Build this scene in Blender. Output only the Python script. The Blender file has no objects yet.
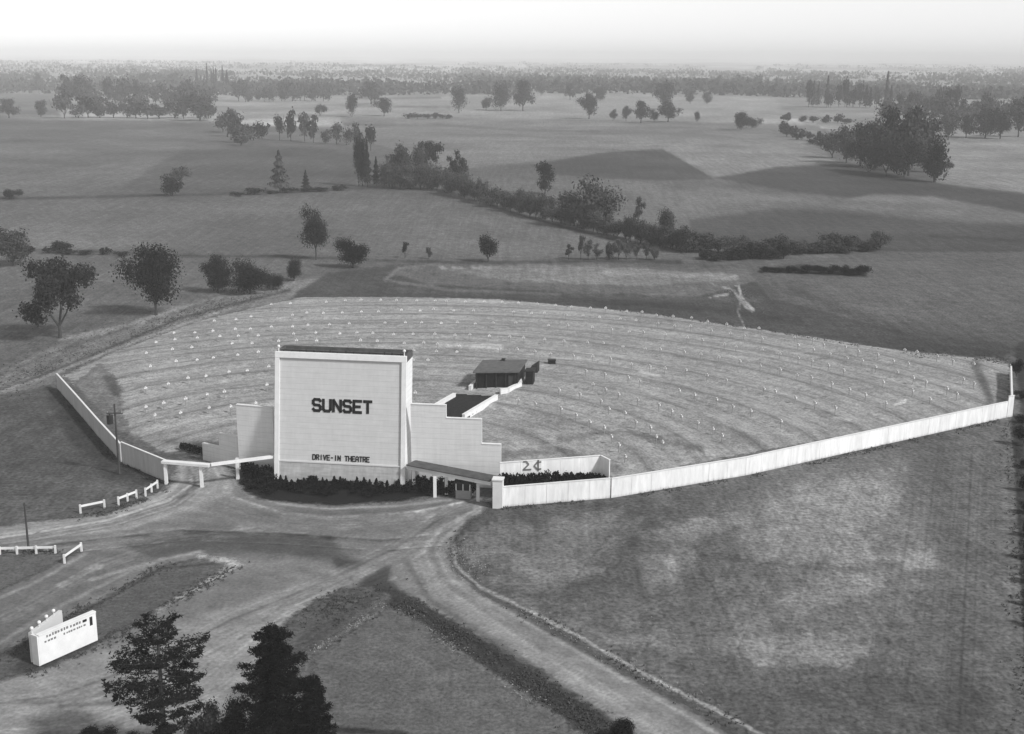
import bpy, math, random
import numpy as np
from mathutils import Vector
random.seed(7)
RNG = np.random.default_rng(11)
R = math.radians
scn = bpy.context.scene
COL = scn.collection

# ------------------------------------------------------------------ camera
F = 1236.0; CX, CY = 512.0, 367.0; HOR = 56.0; CAMH = 46.0
PITCH = math.atan((CY-HOR)/F); ROLL = R(0.35)
cam = bpy.data.cameras.new('camera'); camo = bpy.data.objects.new('camera', cam); COL.objects.link(camo)
camo.location = (0, 0, CAMH)
from mathutils import Matrix
RM = Matrix.Rotation(math.pi/2-PITCH, 3, 'X') @ Matrix.Rotation(ROLL, 3, 'Z')
camo.rotation_euler = RM.to_euler()
cam.sensor_width = 36; cam.lens = F/1024*36; cam.clip_end = 60000; cam.clip_start = 0.5
scn.camera = camo
RMn = np.array(RM)

# ------------------------------------------------------------------ terrain height
def sstep(a, b, x):
    t = np.clip((x-a)/(b-a), 0, 1); return t*t*(3-2*t)
def hgt(x, y):
    x = np.asarray(x, float); y = np.asarray(y, float)
    r = np.hypot(x, y)
    w = sstep(300, 900, r)
    h = w*(2.3*np.sin(x/190+1.3)*np.sin(y/240+.5)+1.7*np.sin((x+y)/300+2)+.8*np.sin((x*1.3-y)/120))
    w2 = sstep(1500, 5000, r)
    h = h + w2*(5*np.sin(x/700+1)*np.sin(y/900)+4)
    return h
def ray(px, py):
    d = RMn @ np.array([(px-CX)/F, -(py-CY)/F, -1.0]); return d/np.linalg.norm(d)
def P(px, py, z=None):
    """point of the ground (or of the level z) seen at this place of the photo"""
    d = ray(px, py)
    if z is not None:
        t = (z-CAMH)/d[2]; return Vector((d[0]*t, d[1]*t, z))
    t0 = (0-CAMH)/d[2]
    if math.hypot(d[0], d[1])*t0 < 290: return Vector((d[0]*t0, d[1]*t0, 0))
    ts = np.geomspace(t0*.6, t0*1.6, 500)
    g = CAMH+d[2]*ts-hgt(d[0]*ts, d[1]*ts)
    k = int(np.argmax(g < 0)); t = ts[k-1]+(ts[k]-ts[k-1])*g[k-1]/(g[k-1]-g[k])
    x, y = d[0]*t, d[1]*t
    return Vector((x, y, float(hgt(x, y))))
def proj(p):
    v = RMn.T @ (np.array(p)-np.array([0, 0, CAMH])); return CX+F*v[0]/-v[2], CY-F*v[1]/-v[2]
def zfor(pt, py):
    lo, hi = -5, 40
    for _ in range(40):
        m = (lo+hi)/2
        if proj((pt[0], pt[1], m))[1] > py: lo = m
        else: hi = m
    return m
def mpp(pt):   # metres per photo pixel at a point
    return (Vector(pt)-Vector((0, 0, CAMH))).length/F

# ------------------------------------------------------------------ materials
def lin(s): s /= 255; return s/12.92 if s <= .04045 else ((s+.055)/1.055)**2.4
def newmat(name):
    m = bpy.data.materials.new(name); m.use_nodes = True
    nt = m.node_tree; b = nt.nodes['Principled BSDF']
    b.inputs['Roughness'].default_value = .9
    b.inputs['Specular IOR Level'].default_value = .15
    return m, nt, b
def N(nt, t, **k):
    n = nt.nodes.new(t)
    for a, v in k.items(): setattr(n, a, v)
    return n
def mathn(nt, op, a, b=None, c=None):
    n = N(nt, 'ShaderNodeMath', operation=op)
    for i, v in enumerate((a, b, c)):
        if v is None: continue
        if isinstance(v, (int, float)): n.inputs[i].default_value = v
        else: nt.links.new(v, n.inputs[i])
    return n.outputs[0]
def noise(nt, scale, detail=3, rough=.55, stretch=None, rot=0, src='Object'):
    tc = N(nt, 'ShaderNodeTexCoord'); n = N(nt, 'ShaderNodeTexNoise')
    n.inputs['Scale'].default_value = scale; n.inputs['Detail'].default_value = detail; n.inputs['Roughness'].default_value = rough
    if stretch:
        mp = N(nt, 'ShaderNodeMapping'); mp.inputs['Scale'].default_value = stretch
        mr = N(nt, 'ShaderNodeMapping'); mr.inputs['Rotation'].default_value = (0, 0, rot)
        nt.links.new(tc.outputs[src], mr.inputs[0]); nt.links.new(mr.outputs[0], mp.inputs[0]); nt.links.new(mp.outputs[0], n.inputs[0])
    else: nt.links.new(tc.outputs[src], n.inputs[0])
    return n.outputs['Fac']
def contrast(nt, v, amp):            # 1 + amp*(v-.5)*2
    return mathn(nt, 'MAXIMUM', mathn(nt, 'MULTIPLY_ADD', v, 4.2*amp, 1-2.1*amp), .25)
def setcol(nt, b, v):
    cb = N(nt, 'ShaderNodeCombineColor')
    for i in range(3): nt.links.new(v, cb.inputs[i])
    nt.links.new(cb.outputs[0], b.inputs['Base Color'])
def bump(nt, b, v, dist, strength=.5):
    n = N(nt, 'ShaderNodeBump'); n.inputs['Distance'].default_value = dist; n.inputs['Strength'].default_value = strength
    nt.links.new(v, n.inputs['Height']); nt.links.new(n.outputs[0], b.inputs['Normal'])
def plain(name, a, amp=.15, scale=2.0, rough=.9, stretch=None, bmp=0):
    m, nt, b = newmat(name)
    n = noise(nt, scale, 4, .6, stretch)
    setcol(nt, b, mathn(nt, 'MULTIPLY', contrast(nt, n, amp), a))
    b.inputs['Roughness'].default_value = rough
    if bmp: bump(nt, b, n, bmp)
    return m

def ground_mat(name, layers, attr='alb', alpha=False, extra=None, bmp=.12):
    """albedo kept on the mesh, times noises of several sizes; layers = (scale, amp, stretch, rot)"""
    m, nt, b = newmat(name)
    a = N(nt, 'ShaderNodeAttribute', attribute_name=attr).outputs['Fac']
    v = a; fine = None
    for (sc, amp, st, rot) in layers:
        n = noise(nt, sc, 4, .62, st, rot); fine = fine or n
        v = mathn(nt, 'MULTIPLY', v, contrast(nt, n, amp))
    if extra: v = extra(nt, v)
    v = mathn(nt, 'MAXIMUM', v, .012)
    setcol(nt, b, v); bump(nt, b, fine, bmp, .6)
    if alpha:
        s = N(nt, 'ShaderNodeAttribute', attribute_name='sd').outputs['Fac']
        n1 = noise(nt, .9, 5, .7); n2 = noise(nt, .18, 3, .6)
        w = mathn(nt, 'ADD', mathn(nt, 'MULTIPLY_ADD', n1, 2.4, -1.2), mathn(nt, 'MULTIPLY_ADD', n2, 1.4, -.7))
        al = mathn(nt, 'MULTIPLY_ADD', mathn(nt, 'ADD', s, w), 1.1, .3); al.node.use_clamp = True
        tr = N(nt, 'ShaderNodeBsdfTransparent'); mx = N(nt, 'ShaderNodeMixShader')
        nt.links.new(al, mx.inputs[0]); nt.links.new(tr.outputs[0], mx.inputs[1]); nt.links.new(b.outputs[0], mx.inputs[2])
        nt.links.new(mx.outputs[0], nt.nodes['Material Output'].inputs[0])
    return m

def foliage(name, lo, hi, scale=7):
    m, nt, b = newmat(name)
    n = noise(nt, scale, 3, .6)
    oi = N(nt, 'ShaderNodeObjectInfo')
    v = mathn(nt, 'MULTIPLY_ADD', n, (hi-lo)*3.0, lo-(hi-lo)*1.0)
    v = mathn(nt, 'MULTIPLY', v, mathn(nt, 'MULTIPLY_ADD', oi.outputs['Random'], .5, .75))
    v = mathn(nt, 'MAXIMUM', v, .004); setcol(nt, b, v)
    b.inputs['Roughness'].default_value = .8; b.inputs['Specular IOR Level'].default_value = .02
    return m
M = dict(
    white=plain('white_paint', .78, .08, 1.2, .6, bmp=.01),
    fence=plain('fence_paint', .74, .12, 1.5, .65, (1, 1, .25)),
    panel=plain('siding_paint', .62, .05, .5, .6, (1, 1, 6)),
    base=plain('skirting_boards', .6, .15, 3, .8),
    black=plain('black_paint', .015, .1, 3, .6),
    ink=plain('faded_letter_paint', .17, .2, 3, .7),
    dark=plain('dark_boards', .03, .4, 2, .8, bmp=.02),
    tar=plain('tar_roof', .09, .35, 1.2, .9, bmp=.02),
    roofg=plain('gravel_roof', .12, .25, 1.6, .95, bmp=.03),
    wood=plain('weathered_wood', .06, .3, 3, .9, (1, 1, .1)),
    bark=plain('bark', .06, .35, 3, .95, (1, 1, .3), .03),
    metal=plain('dark_metal', .03, .2, 3, .5),
    grey=plain('grey_paint', .3, .1, 3, .7),
    concrete=plain('concrete', .4, .15, 2, .9),
    glass=plain('dark_window', .02, .1, 1, .15),
    leaf=foliage('leaves', .04, .095), leafd=foliage('dark_leaves', .016, .036), leafl=foliage('pale_leaves', .06, .11),
    needle=foliage('needles', .006, .018, 1.5), needleg=foliage('grey_needles', .02, .045, 1.5),
)

# ------------------------------------------------------------------ mesh helpers
def mesh_np(name, V, Fq, mats, mi=None, attrs=None, smooth=False):
    me = bpy.data.meshes.new(name)
    V = np.asarray(V, np.float32); Fq = np.asarray(Fq, np.int32); k = Fq.shape[1]
    me.vertices.add(len(V)); me.vertices.foreach_set('co', V.ravel())
    me.loops.add(Fq.size); me.loops.foreach_set('vertex_index', Fq.ravel())
    me.polygons.add(len(Fq)); me.polygons.foreach_set('loop_start', np.arange(0, Fq.size, k, dtype=np.int32))
    if mi is not None: me.polygons.foreach_set('material_index', np.asarray(mi, np.int32))
    if smooth: me.polygons.foreach_set('use_smooth', np.ones(len(Fq), bool))
    me.update(calc_edges=True)
    for a, arr in (attrs or {}).items():
        at = me.attributes.new(a, 'FLOAT', 'POINT'); at.data.foreach_set('value', np.asarray(arr, np.float32))
    for m in mats: me.materials.append(m)
    return me
def link(name, me, parent=None, loc=None):
    o = bpy.data.objects.new(name, me); COL.objects.link(o)
    if parent: o.parent = parent
    if loc is not None: o.location = loc
    return o
def tag(o, label=None, cat=None, group=None, kind=None):
    for k, v in (('label', label), ('category', cat), ('group', group), ('kind', kind)):
        if v: o[k] = v
    return o
def thing(name, loc, label, cat, group=None):
    o = bpy.data.objects.new(name, None); COL.objects.link(o); o.location = loc; o.empty_display_size = .5
    return tag(o, label, cat, group)
class MB:
    def __init__(s): s.v = []; s.f = []; s.m = []
    def quadbox(s, c, mat=0):      # c: 8 corners, bottom 4 then top 4
        n = len(s.v); s.v += [tuple(p) for p in c]
        for q in ((0, 3, 2, 1), (4, 5, 6, 7), (0, 1, 5, 4), (1, 2, 6, 5), (2, 3, 7, 6), (3, 0, 4, 7)):
            s.f.append(tuple(n+i for i in q)); s.m.append(mat)
    def fbox(s, fr, lo, hi, mat=0):
        o, ex, ey, ez = fr
        pt = lambda a, b, c: Vector(o)+ex*a+ey*b+ez*c
        s.quadbox([pt(lo[0], lo[1], lo[2]), pt(hi[0], lo[1], lo[2]), pt(hi[0], hi[1], lo[2]), pt(lo[0], hi[1], lo[2]),
                   pt(lo[0], lo[1], hi[2]), pt(hi[0], lo[1], hi[2]), pt(hi[0], hi[1], hi[2]), pt(lo[0], hi[1], hi[2])], mat)
    def box(s, lo, hi, mat=0): s.fbox((Vector((0, 0, 0)), Vector((1, 0, 0)), Vector((0, 1, 0)), Vector((0, 0, 1))), lo, hi, mat)
    def wall(s, a, b, z0, z1, th, mat=0):
        a = Vector((a[0], a[1], 0)); b = Vector((b[0], b[1], 0)); d = (b-a).normalized(); n = Vector((-d.y, d.x, 0))*th/2
        z0 = Vector((0, 0, z0)); z1a = Vector((0, 0, z1 if not isinstance(z1, tuple) else z1[0])); z1b = Vector((0, 0, z1 if not isinstance(z1, tuple) else z1[1]))
        s.quadbox([a-n+z0, b-n+z0, b+n+z0, a+n+z0, a-n+z1a, b-n+z1b, b+n+z1b, a+n+z1a], mat)
    def tube(s, pts, rad, sides=7, mat=0):
        n0 = len(s.v); pts = [Vector(p) for p in pts]
        for i, p in enumerate(pts):
            d = (pts[min(i+1, len(pts)-1)]-pts[max(i-1, 0)]).normalized()
            u = d.cross(Vector((0, 0, 1)) if abs(d.z) < .9 else Vector((1, 0, 0))).normalized(); w = d.cross(u)
            for k in range(sides):
                a = 2*math.pi*k/sides; s.v.append(tuple(p+(u*math.cos(a)+w*math.sin(a))*rad[i]))
        for i in range(len(pts)-1):
            for k in range(sides):
                a = n0+i*sides+k; b = n0+i*sides+(k+1) % sides
                s.f.append((a, a+sides, b+sides, b)); s.m.append(mat)
        s.f.append(tuple(n0+k for k in range(sides))); s.m.append(mat)
        s.f.append(tuple(n0+(len(pts)-1)*sides+k for k in reversed(range(sides)))); s.m.append(mat)
    def ball(s, c, r, mat=0, n=8, m=6):
        n0 = len(s.v); c = Vector(c)
        for j in range(m+1):
            t = math.pi*j/m
            for k in range(n): a = 2*math.pi*k/n; s.v.append(tuple(c+Vector((math.sin(t)*math.cos(a), math.sin(t)*math.sin(a), math.cos(t)))*r))
        for j in range(m):
            for k in range(n):
                s.f.append((n0+j*n+k, n0+(j+1)*n+k, n0+(j+1)*n+(k+1) % n, n0+j*n+(k+1) % n)); s.m.append(mat)
    def mesh(s, name, mats, origin=None):
        me = bpy.data.meshes.new(name); o = Vector(origin) if origin is not None else Vector((0, 0, 0))
        me.from_pydata([tuple(Vector(v)-o) for v in s.v], [], s.f)
        for m in mats: me.materials.append(m)
        me.polygons.foreach_set('material_index', s.m); me.update(); return me
    def build(s, name, mats, parent=None, origin=None):
        if not isinstance(mats, (list, tuple)): mats = [mats]
        if parent is not None and origin is None: origin = parent_world(parent)
        o = link(name, s.mesh(name, mats, origin), parent)
        if parent is None and origin is not None: o.location = origin
        return o
def parent_world(p):
    v = Vector(p.location)
    while p.parent: p = p.parent; v += Vector(p.location)
    return v

# ------------------------------------------------------------------ plan painting: albedo of fields, tracks and bare earth
def plan(x, y):                     # straight lines of the plan stay straight here
    return np.stack([F*x/y*1.0, F*CAMH/y], -1)
def plan_of_px(pts):
    out = []
    for (a, b) in pts:
        p = P(a, b, 0.0); out.append((F*p.x/p.y, F*CAMH/p.y))
    return np.array(out)
def seg_d(Q, A, B):
    d = B-A; t = np.clip(((Q-A)@d)/max(1e-9, d@d), 0, 1); return np.hypot(*(Q-(A+t[:, None]*d)).T), t
def poly_sd(Q, pts):
    n = len(pts); dm = np.full(len(Q), 1e9); ins = np.zeros(len(Q), bool)
    for i in range(n):
        A = pts[i]; B = pts[(i+1) % n]
        dm = np.minimum(dm, seg_d(Q, A, B)[0])
        c = (A[1] > Q[:, 1]) != (B[1] > Q[:, 1])
        xi = A[0]+(Q[:, 1]-A[1])/(B[1]-A[1] if abs(B[1]-A[1]) > 1e-9 else 1e-9)*(B[0]-A[0])
        ins ^= c & (Q[:, 0] < xi)
    return np.where(ins, dm, -dm)
_T = RNG.random((256, 256))
def vnoise(x, y):
    xi = np.floor(x).astype(int); yi = np.floor(y).astype(int); fx = x-xi; fy = y-yi
    fx = fx*fx*(3-2*fx); fy = fy*fy*(3-2*fy); g = lambda a, b: _T[a % 256, b % 256]
    return (g(xi, yi)*(1-fx)+g(xi+1, yi)*fx)*(1-fy)+(g(xi, yi+1)*(1-fx)+g(xi+1, yi+1)*fx)*fy
def fbm(x, y, o=4):
    s = 0; a = .5
    for i in range(o): s = s+a*vnoise(x*2**i+17*i, y*2**i+31*i); a *= .5
    return s/(1-.5**o)
def paint(x, y, alb, items):
    Q = plan(x, y)
    wob = (fbm(Q[:, 0]/14, Q[:, 1]/5, 3)-.5)
    wob2 = (fbm(Q[:, 0]/4+50, Q[:, 1]/3, 3)-.5)
    for it in items:
        kind, pts, val, soft = it[:4]; rag = it[4] if len(it) > 4 else 1.0
        pp = plan_of_px(pts)
        w = it[5] if len(it) > 5 else 0
        mg = w+soft+6*rag+2
        m = (Q[:, 0] > pp[:, 0].min()-mg) & (Q[:, 0] < pp[:, 0].max()+mg) & (Q[:, 1] > pp[:, 1].min()-mg) & (Q[:, 1] < pp[:, 1].max()+mg)
        if not m.any(): continue
        q = Q[m]
        if kind == 'p': sd = poly_sd(q, pp)
        else:
            dm = np.full(len(q), 1e9)
            for i in range(len(pp)-1): dm = np.minimum(dm, seg_d(q, pp[i], pp[i+1])[0])
            sd = w/2-dm
        sd = sd+(wob[m]*3+wob2[m]*2)*rag
        t = sstep(-soft/2, soft/2, sd)
        if kind == 'l': t = t*(.55+.9*fbm(q[:, 0]/7+9, q[:, 1]/4, 3)).clip(0, 1)
        if val < 0: alb[m] = alb[m]*(1-t)+alb[m]*(-val)*t      # negative: multiply
        else: alb[m] = alb[m]*(1-t)+val*t
    return alb
p_, l_ = 'p', 'l'
FIELDS = [
 # far plain
 (p_, [(-300,66),(1400,80),(1400,120),(-300,112)], .24, 6, 1),  # distance haze partly put into this pale colour
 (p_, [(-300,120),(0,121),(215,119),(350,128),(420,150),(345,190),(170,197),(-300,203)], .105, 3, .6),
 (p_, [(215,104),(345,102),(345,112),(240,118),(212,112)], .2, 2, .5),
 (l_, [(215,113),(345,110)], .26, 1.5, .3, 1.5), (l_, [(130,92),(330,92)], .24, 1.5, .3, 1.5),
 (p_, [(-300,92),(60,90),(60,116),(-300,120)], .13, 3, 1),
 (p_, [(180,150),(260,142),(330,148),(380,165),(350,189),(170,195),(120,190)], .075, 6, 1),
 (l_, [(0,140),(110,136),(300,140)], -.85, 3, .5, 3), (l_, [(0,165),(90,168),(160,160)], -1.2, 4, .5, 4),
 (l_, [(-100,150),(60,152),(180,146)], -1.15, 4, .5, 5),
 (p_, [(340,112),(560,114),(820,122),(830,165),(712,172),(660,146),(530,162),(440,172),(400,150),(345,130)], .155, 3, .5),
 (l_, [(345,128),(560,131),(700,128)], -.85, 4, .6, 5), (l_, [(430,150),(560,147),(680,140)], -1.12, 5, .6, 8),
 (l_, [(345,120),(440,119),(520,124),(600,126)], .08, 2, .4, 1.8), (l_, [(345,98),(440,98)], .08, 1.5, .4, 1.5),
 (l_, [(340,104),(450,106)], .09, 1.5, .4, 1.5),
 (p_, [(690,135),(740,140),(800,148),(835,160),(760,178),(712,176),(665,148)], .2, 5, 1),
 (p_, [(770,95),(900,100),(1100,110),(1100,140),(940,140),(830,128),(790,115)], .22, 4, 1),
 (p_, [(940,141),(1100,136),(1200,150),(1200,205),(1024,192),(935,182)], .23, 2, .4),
 (l_, [(945,150),(1100,152)], -.85, 2, .5, 2), (l_, [(945,162),(1100,165)], -.87, 2, .5, 2), (l_, [(945,175),(1100,180)], -.87, 2, .5, 2),
 # valley fields
 (p_, [(440,172),(530,168),(640,182),(712,180),(830,212),(1200,232),(1200,262),(880,254),(700,246),(640,240),(560,215),(480,195)], .11, 4, 1),
 (p_, [(530,166),(600,152),(662,148),(714,179),(640,181),(560,176)], .06, 1.2, .25),
 (p_, [(714,178),(780,166),(850,162),(935,183),(1030,195),(1200,215),(1200,232),(1024,214),(960,208),(900,196),(850,198),(790,192)], .056, 3, .6),
 (p_, [(830,205),(870,194),(930,196),(1030,214),(1200,232),(1200,240),(1000,222),(880,214)], .14, 3, .5),
 (p_, [(690,220),(780,208),(900,218),(1024,226),(1200,240),(1200,262),(880,252),(760,250),(690,240)], .06, 6, 1),
 (l_, [(715,190),(830,206),(960,214)], -1.25, 5, 1, 5), (l_, [(600,178),(700,196),(800,207)], -1.2, 5, 1, 6),
 (p_, [(620,180),(700,185),(760,200),(700,212),(640,200)], .135, 8, 1),
 (l_, [(930,236),(1060,243)], .04, 3, .8, 3), (l_, [(760,252),(880,250),(1060,251)], .05, 2, .5, 2),
 # broad field left of the hedgerow
 (p_, [(-300,204),(0,203),(175,197),(345,190),(430,190),(520,216),(640,246),(664,260),(480,264),(370,262),(300,258),(0,252),(-300,250)], .115, 2, .4),
 (l_, [(-100,235),(100,240),(300,245),(420,250)], -1.12, 8, 1, 10), (l_, [(170,200),(345,196),(430,197)], -.86, 5, 1, 7),
 (l_, [(-100,220),(120,222),(300,218)], -.9, 6, 1, 6), (l_, [(430,205),(520,230),(620,250)], -1.1, 6, 1, 7), (l_, [(300,230),(450,240)], -.93, 4, 1, 4),
 (l_, [(-100,198),(40,199),(175,196),(260,194),(345,189),(430,189),(470,198),(520,215),(600,237),(640,246)], .035, 2.5, .5, 2.5),
 (l_, [(-100,247),(100,252),(200,256),(300,257),(400,261),(480,263),(600,261),(680,262)], .045, 3, .6, 3),
 # near left rough field and the lane
 (p_, [(-300,258),(0,254),(200,258),(385,264),(300,285),(230,302),(100,352),(-20,385),(-300,480)], .11, 3, .6),
 (l_, [(-50,300),(60,290),(200,280)], -.85, 6, 1, 8), (l_, [(-50,335),(30,330),(100,340)], -1.15, 6, 1, 8), (l_, [(0,270),(150,272)], -1.15, 5, 1, 6),
 (p_, [(-200,480),(-60,400),(0,376),(60,352),(160,318),(230,298),(300,280),(400,264),(420,266),(400,275),(310,296),(200,318),(110,352),(62,372),(50,384),(0,395),(-100,440)], .17, 2, .6),
 (l_, [(-50,402),(20,384),(100,352),(180,318),(290,290)], .06, 2, .4, 2.5), (l_, [(-50,415),(0,392),(50,375),(120,347),(230,308)], .28, 2, .5, 2.5),
 (l_, [(0,372),(80,338),(200,302),(300,282)], .2, 4, 1.5, 3), (l_, [(60,340),(130,325),(180,308)], .24, 3, 1.5, 4),
 # behind the lot
 (p_, [(300,290),(330,272),(400,264),(560,262),(760,268),(850,290),(960,330),(1010,352),(1000,362),(900,350),(760,330),(640,313),(500,299),(290,299)], .062, 3, .5),
 (p_, [(385,272),(430,264),(600,263),(745,268),(760,280),(700,296),(560,292),(430,284)], .13, 3, .8),
 (p_, [(450,272),(500,265),(600,266),(735,274),(740,280),(640,286),(520,282)], .22, 3, 1.2),
 (l_, [(440,268),(500,268),(560,272)], .3, 2, 2, 2.5), (l_, [(600,272),(735,277)], .3, 2, 1.5, 4),
 (l_, [(400,290),(560,296),(760,300)], -1.4, 5, 1, 6), (l_, [(385,280),(400,268),(440,264)], .18, 2, .5, 3), (l_, [(385,280),(450,290),(560,294)], .15, 2, .5, 3),
 (l_, [(560,298),(700,308),(800,322)], -.7, 5, 1, 6),
 (p_, [(745,268),(880,252),(1060,252),(1300,258),(1300,400),(1012,352),(950,345),(850,318),(770,298)], .095, 3, .6),
 (l_, [(800,300),(900,312),(1010,322)], -1.15, 8, 1, 10), (l_, [(790,290),(900,330),(1020,350)], -.75, 5, 1, 8),
 (p_, [(758,268),(800,264),(868,270),(866,277),(800,274)], .03, 2, .6),
 (l_, [(708,298),(728,294),(737,284)], .36, 1.5, 1, 1.4), (l_, [(738,283),(741,296),(753,310)], .42, 1.5, 1.2, 2), (l_, [(742,296),(738,312),(744,326)], .3, 1.5, 1, 1.2), (l_, [(733,290),(748,308)], .3, 2, 1, 2.5),
 (l_, [(712,284),(735,290)], .35, 1.5, 1, 2), (l_, [(880,352),(960,358),(1000,360)], .3, 2, 1.5, 3),
 # right-hand big field
 (p_, [(490,506),(610,499),(745,478),(900,444),(1011,418),(1300,360),(1300,900),(770,760),(650,690),(480,595),(448,560),(455,535)], .12, 3, .5),
 (p_, [(500,540),(560,515),(640,520),(600,560),(540,590),(490,585)], .18, 20, 6),
 (p_, [(700,520),(800,478),(890,480),(930,520),(900,600),(860,660),(760,660),(700,600),(720,560)], .15, 40, 9),
 (l_, [(640,560),(720,520),(800,490),(900,470)], -1.35, 18, 4, 16), (l_, [(520,600),(600,640),(740,650),(860,640)], -1.3, 15, 4, 14),
 (l_, [(690,555),(760,562),(850,572),(900,585)], -.8, 4, 1, 4), (l_, [(640,620),(740,600),(860,590)], -.85, 12, 3, 14), (l_, [(870,560),(930,555)], -1.35, 8, 2, 12),
 (l_, [(700,470),(850,450),(1000,425)], -.75, 10, 2, 12), (l_, [(930,440),(960,600),(970,760)], -.85, 30, 3, 40),
 (l_, [(780,700),(900,690),(980,700)], -.85, 30, 3, 30),
 *[(p_, q_, .225, 12, 4) for q_ in ([(750,512),(800,488),(870,476),(905,490),(880,522),(820,560),(760,560),(738,540)], [(830,576),(884,568),(884,592),(800,612),(768,602)], [(830,543),(872,543),(872,566),(830,566)], [(556,522),(622,508),(600,540),(552,546)], [(500,560),(560,545),(602,570),(540,592)], [(730,640),(800,634),(872,645),(850,668),(760,666)], [(900,552),(932,548),(936,566),(905,570)], [(640,560),(690,545),(700,570),(650,590)], [(466,540),(500,520),(530,530),(500,560),(470,566)], [(640,535),(700,515),(740,520),(690,545)])],
 (l_, [(686,552),(712,585),(724,612)], -.72, 1.5, .6, 2), (l_, [(694,552),(722,588)], -1.3, 1.5, .6, 2),
 (l_, [(453,545),(456,566),(480,587),(520,606),(580,637),(640,672),(720,712),(790,750)], .36, 2.5, .8, 4),
 (l_, [(1017,420),(1022,500),(1028,620),(1036,760)], .03, 3, .6, 12), (l_, [(1004,425),(1008,560),(1012,760)], .125, 4, 1, 4),
 (l_, [(1024,350),(1030,420)], .04, 4, 1, 18),
 # grassy rise by the left wall
 (p_, [(-300,520),(0,398),(40,388),(62,390),(115,460),(167,482),(163,492),(140,502),(110,512),(40,522),(-300,560)], .085, 3, .5),
 (p_, [(44,388),(62,390),(115,460),(167,482),(160,492),(110,478),(70,440)], .05, 12, .5),
 (l_, [(-20,470),(60,480),(140,492)], -1.25, 12, 2, 14), (l_, [(0,410),(50,420)], -.85, 12, 2, 14),
 (p_, [(74,384),(100,362),(130,360),(150,400),(190,430),(215,455),(170,452),(120,432)], .17, 5, 1),
 (p_, [(66,384),(74,382),(86,396),(80,398)], .08, 4, 1), (p_, [(104,376),(118,376),(122,398),(112,394)], .09, 5, 1),
]
_a, _b = P(1011, 418, 0.0), P(1030, 760, 0.0); _d = _b-_a; _f = [P(x_, y_, 0.0) for x_, y_ in ((640, 491), (745, 478), (900, 444), (1011, 418))]
_r = random.Random(5)
for i in range(170):                 # mowing lines, parallel to the boundary ditch
    t = _r.random()**.7*2.999; k = int(t); q = _f[k].lerp(_f[k+1], t-k)+_d*_r.uniform(.02, .3); e = q+_d*_r.uniform(.3, .9)
    FIELDS.append((l_, [proj(q), proj(e)], -_r.choice((.84, .88, .9, 1.07, 1.1)), 1.2, .25, _r.uniform(.8, 2.4)))
def streaky(nt, v):
    # faint mowing and plough lines, drawn as stretched noise
    n = noise(nt, 1.0, 2, .5, (.06, .9, 1), R(62)); n2 = noise(nt, 1.0, 2, .5, (.9, .03, 1), R(3))
    v = mathn(nt, 'MULTIPLY', v, contrast(nt, n, .12)); n3 = noise(nt, 1.0, 3, .6, (1.6, .035, 1), R(-2)); v = mathn(nt, 'MULTIPLY', v, contrast(nt, n3, .14)); return mathn(nt, 'MULTIPLY', v, contrast(nt, n2, .14))
# terrain mesh: rings that widen with distance
def terrain():
    inv = np.linspace(1/58.0, 1/4200.0, 690); r = 1/inv
    r = np.concatenate([[1, 20, 40], r, np.geomspace(4500, 30000, 22)])
    a = np.concatenate([np.linspace(-180, -36, 40)[:-1], np.linspace(-36, 36, 900), np.linspace(36, 180, 40)[1:-1]])
    A, Rr = np.meshgrid(np.radians(a), r)
    x = (Rr*np.sin(A)).ravel(); y = (Rr*np.cos(A)).ravel(); z = hgt(x, y)
    z = z-np.where(np.hypot(x, y) > 12000, (np.hypot(x, y)-12000)*.0006, 0)
    nr, na = len(r), len(a)
    i = np.arange(nr-1)[:, None]*na; j = np.arange(na)[None, :]; j2 = (j+1) % na
    Fq = np.stack([i+j, i+na+j, i+na+j2, i+j2], -1)[:, :, ::-1].reshape(-1, 4)
    alb = np.full(len(x), .11)
    far = np.hypot(x, y) > 900
    cell = fbm(x/260+3, y/420, 3)
    alb[far] = (.1+.32*sstep(.35, .65, cell[far]))  # far fields paled so their colour carries some of the haze
    ok = (y > 30) & (np.abs(x) < y*1.3)
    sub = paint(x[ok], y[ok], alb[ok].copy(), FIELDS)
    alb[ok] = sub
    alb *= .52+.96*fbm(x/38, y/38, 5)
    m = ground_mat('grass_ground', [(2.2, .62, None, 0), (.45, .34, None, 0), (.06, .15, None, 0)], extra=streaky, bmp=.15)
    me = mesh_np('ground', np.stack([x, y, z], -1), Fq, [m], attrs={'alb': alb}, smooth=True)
    tag(link('ground', me), kind='structure')
terrain()

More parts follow.
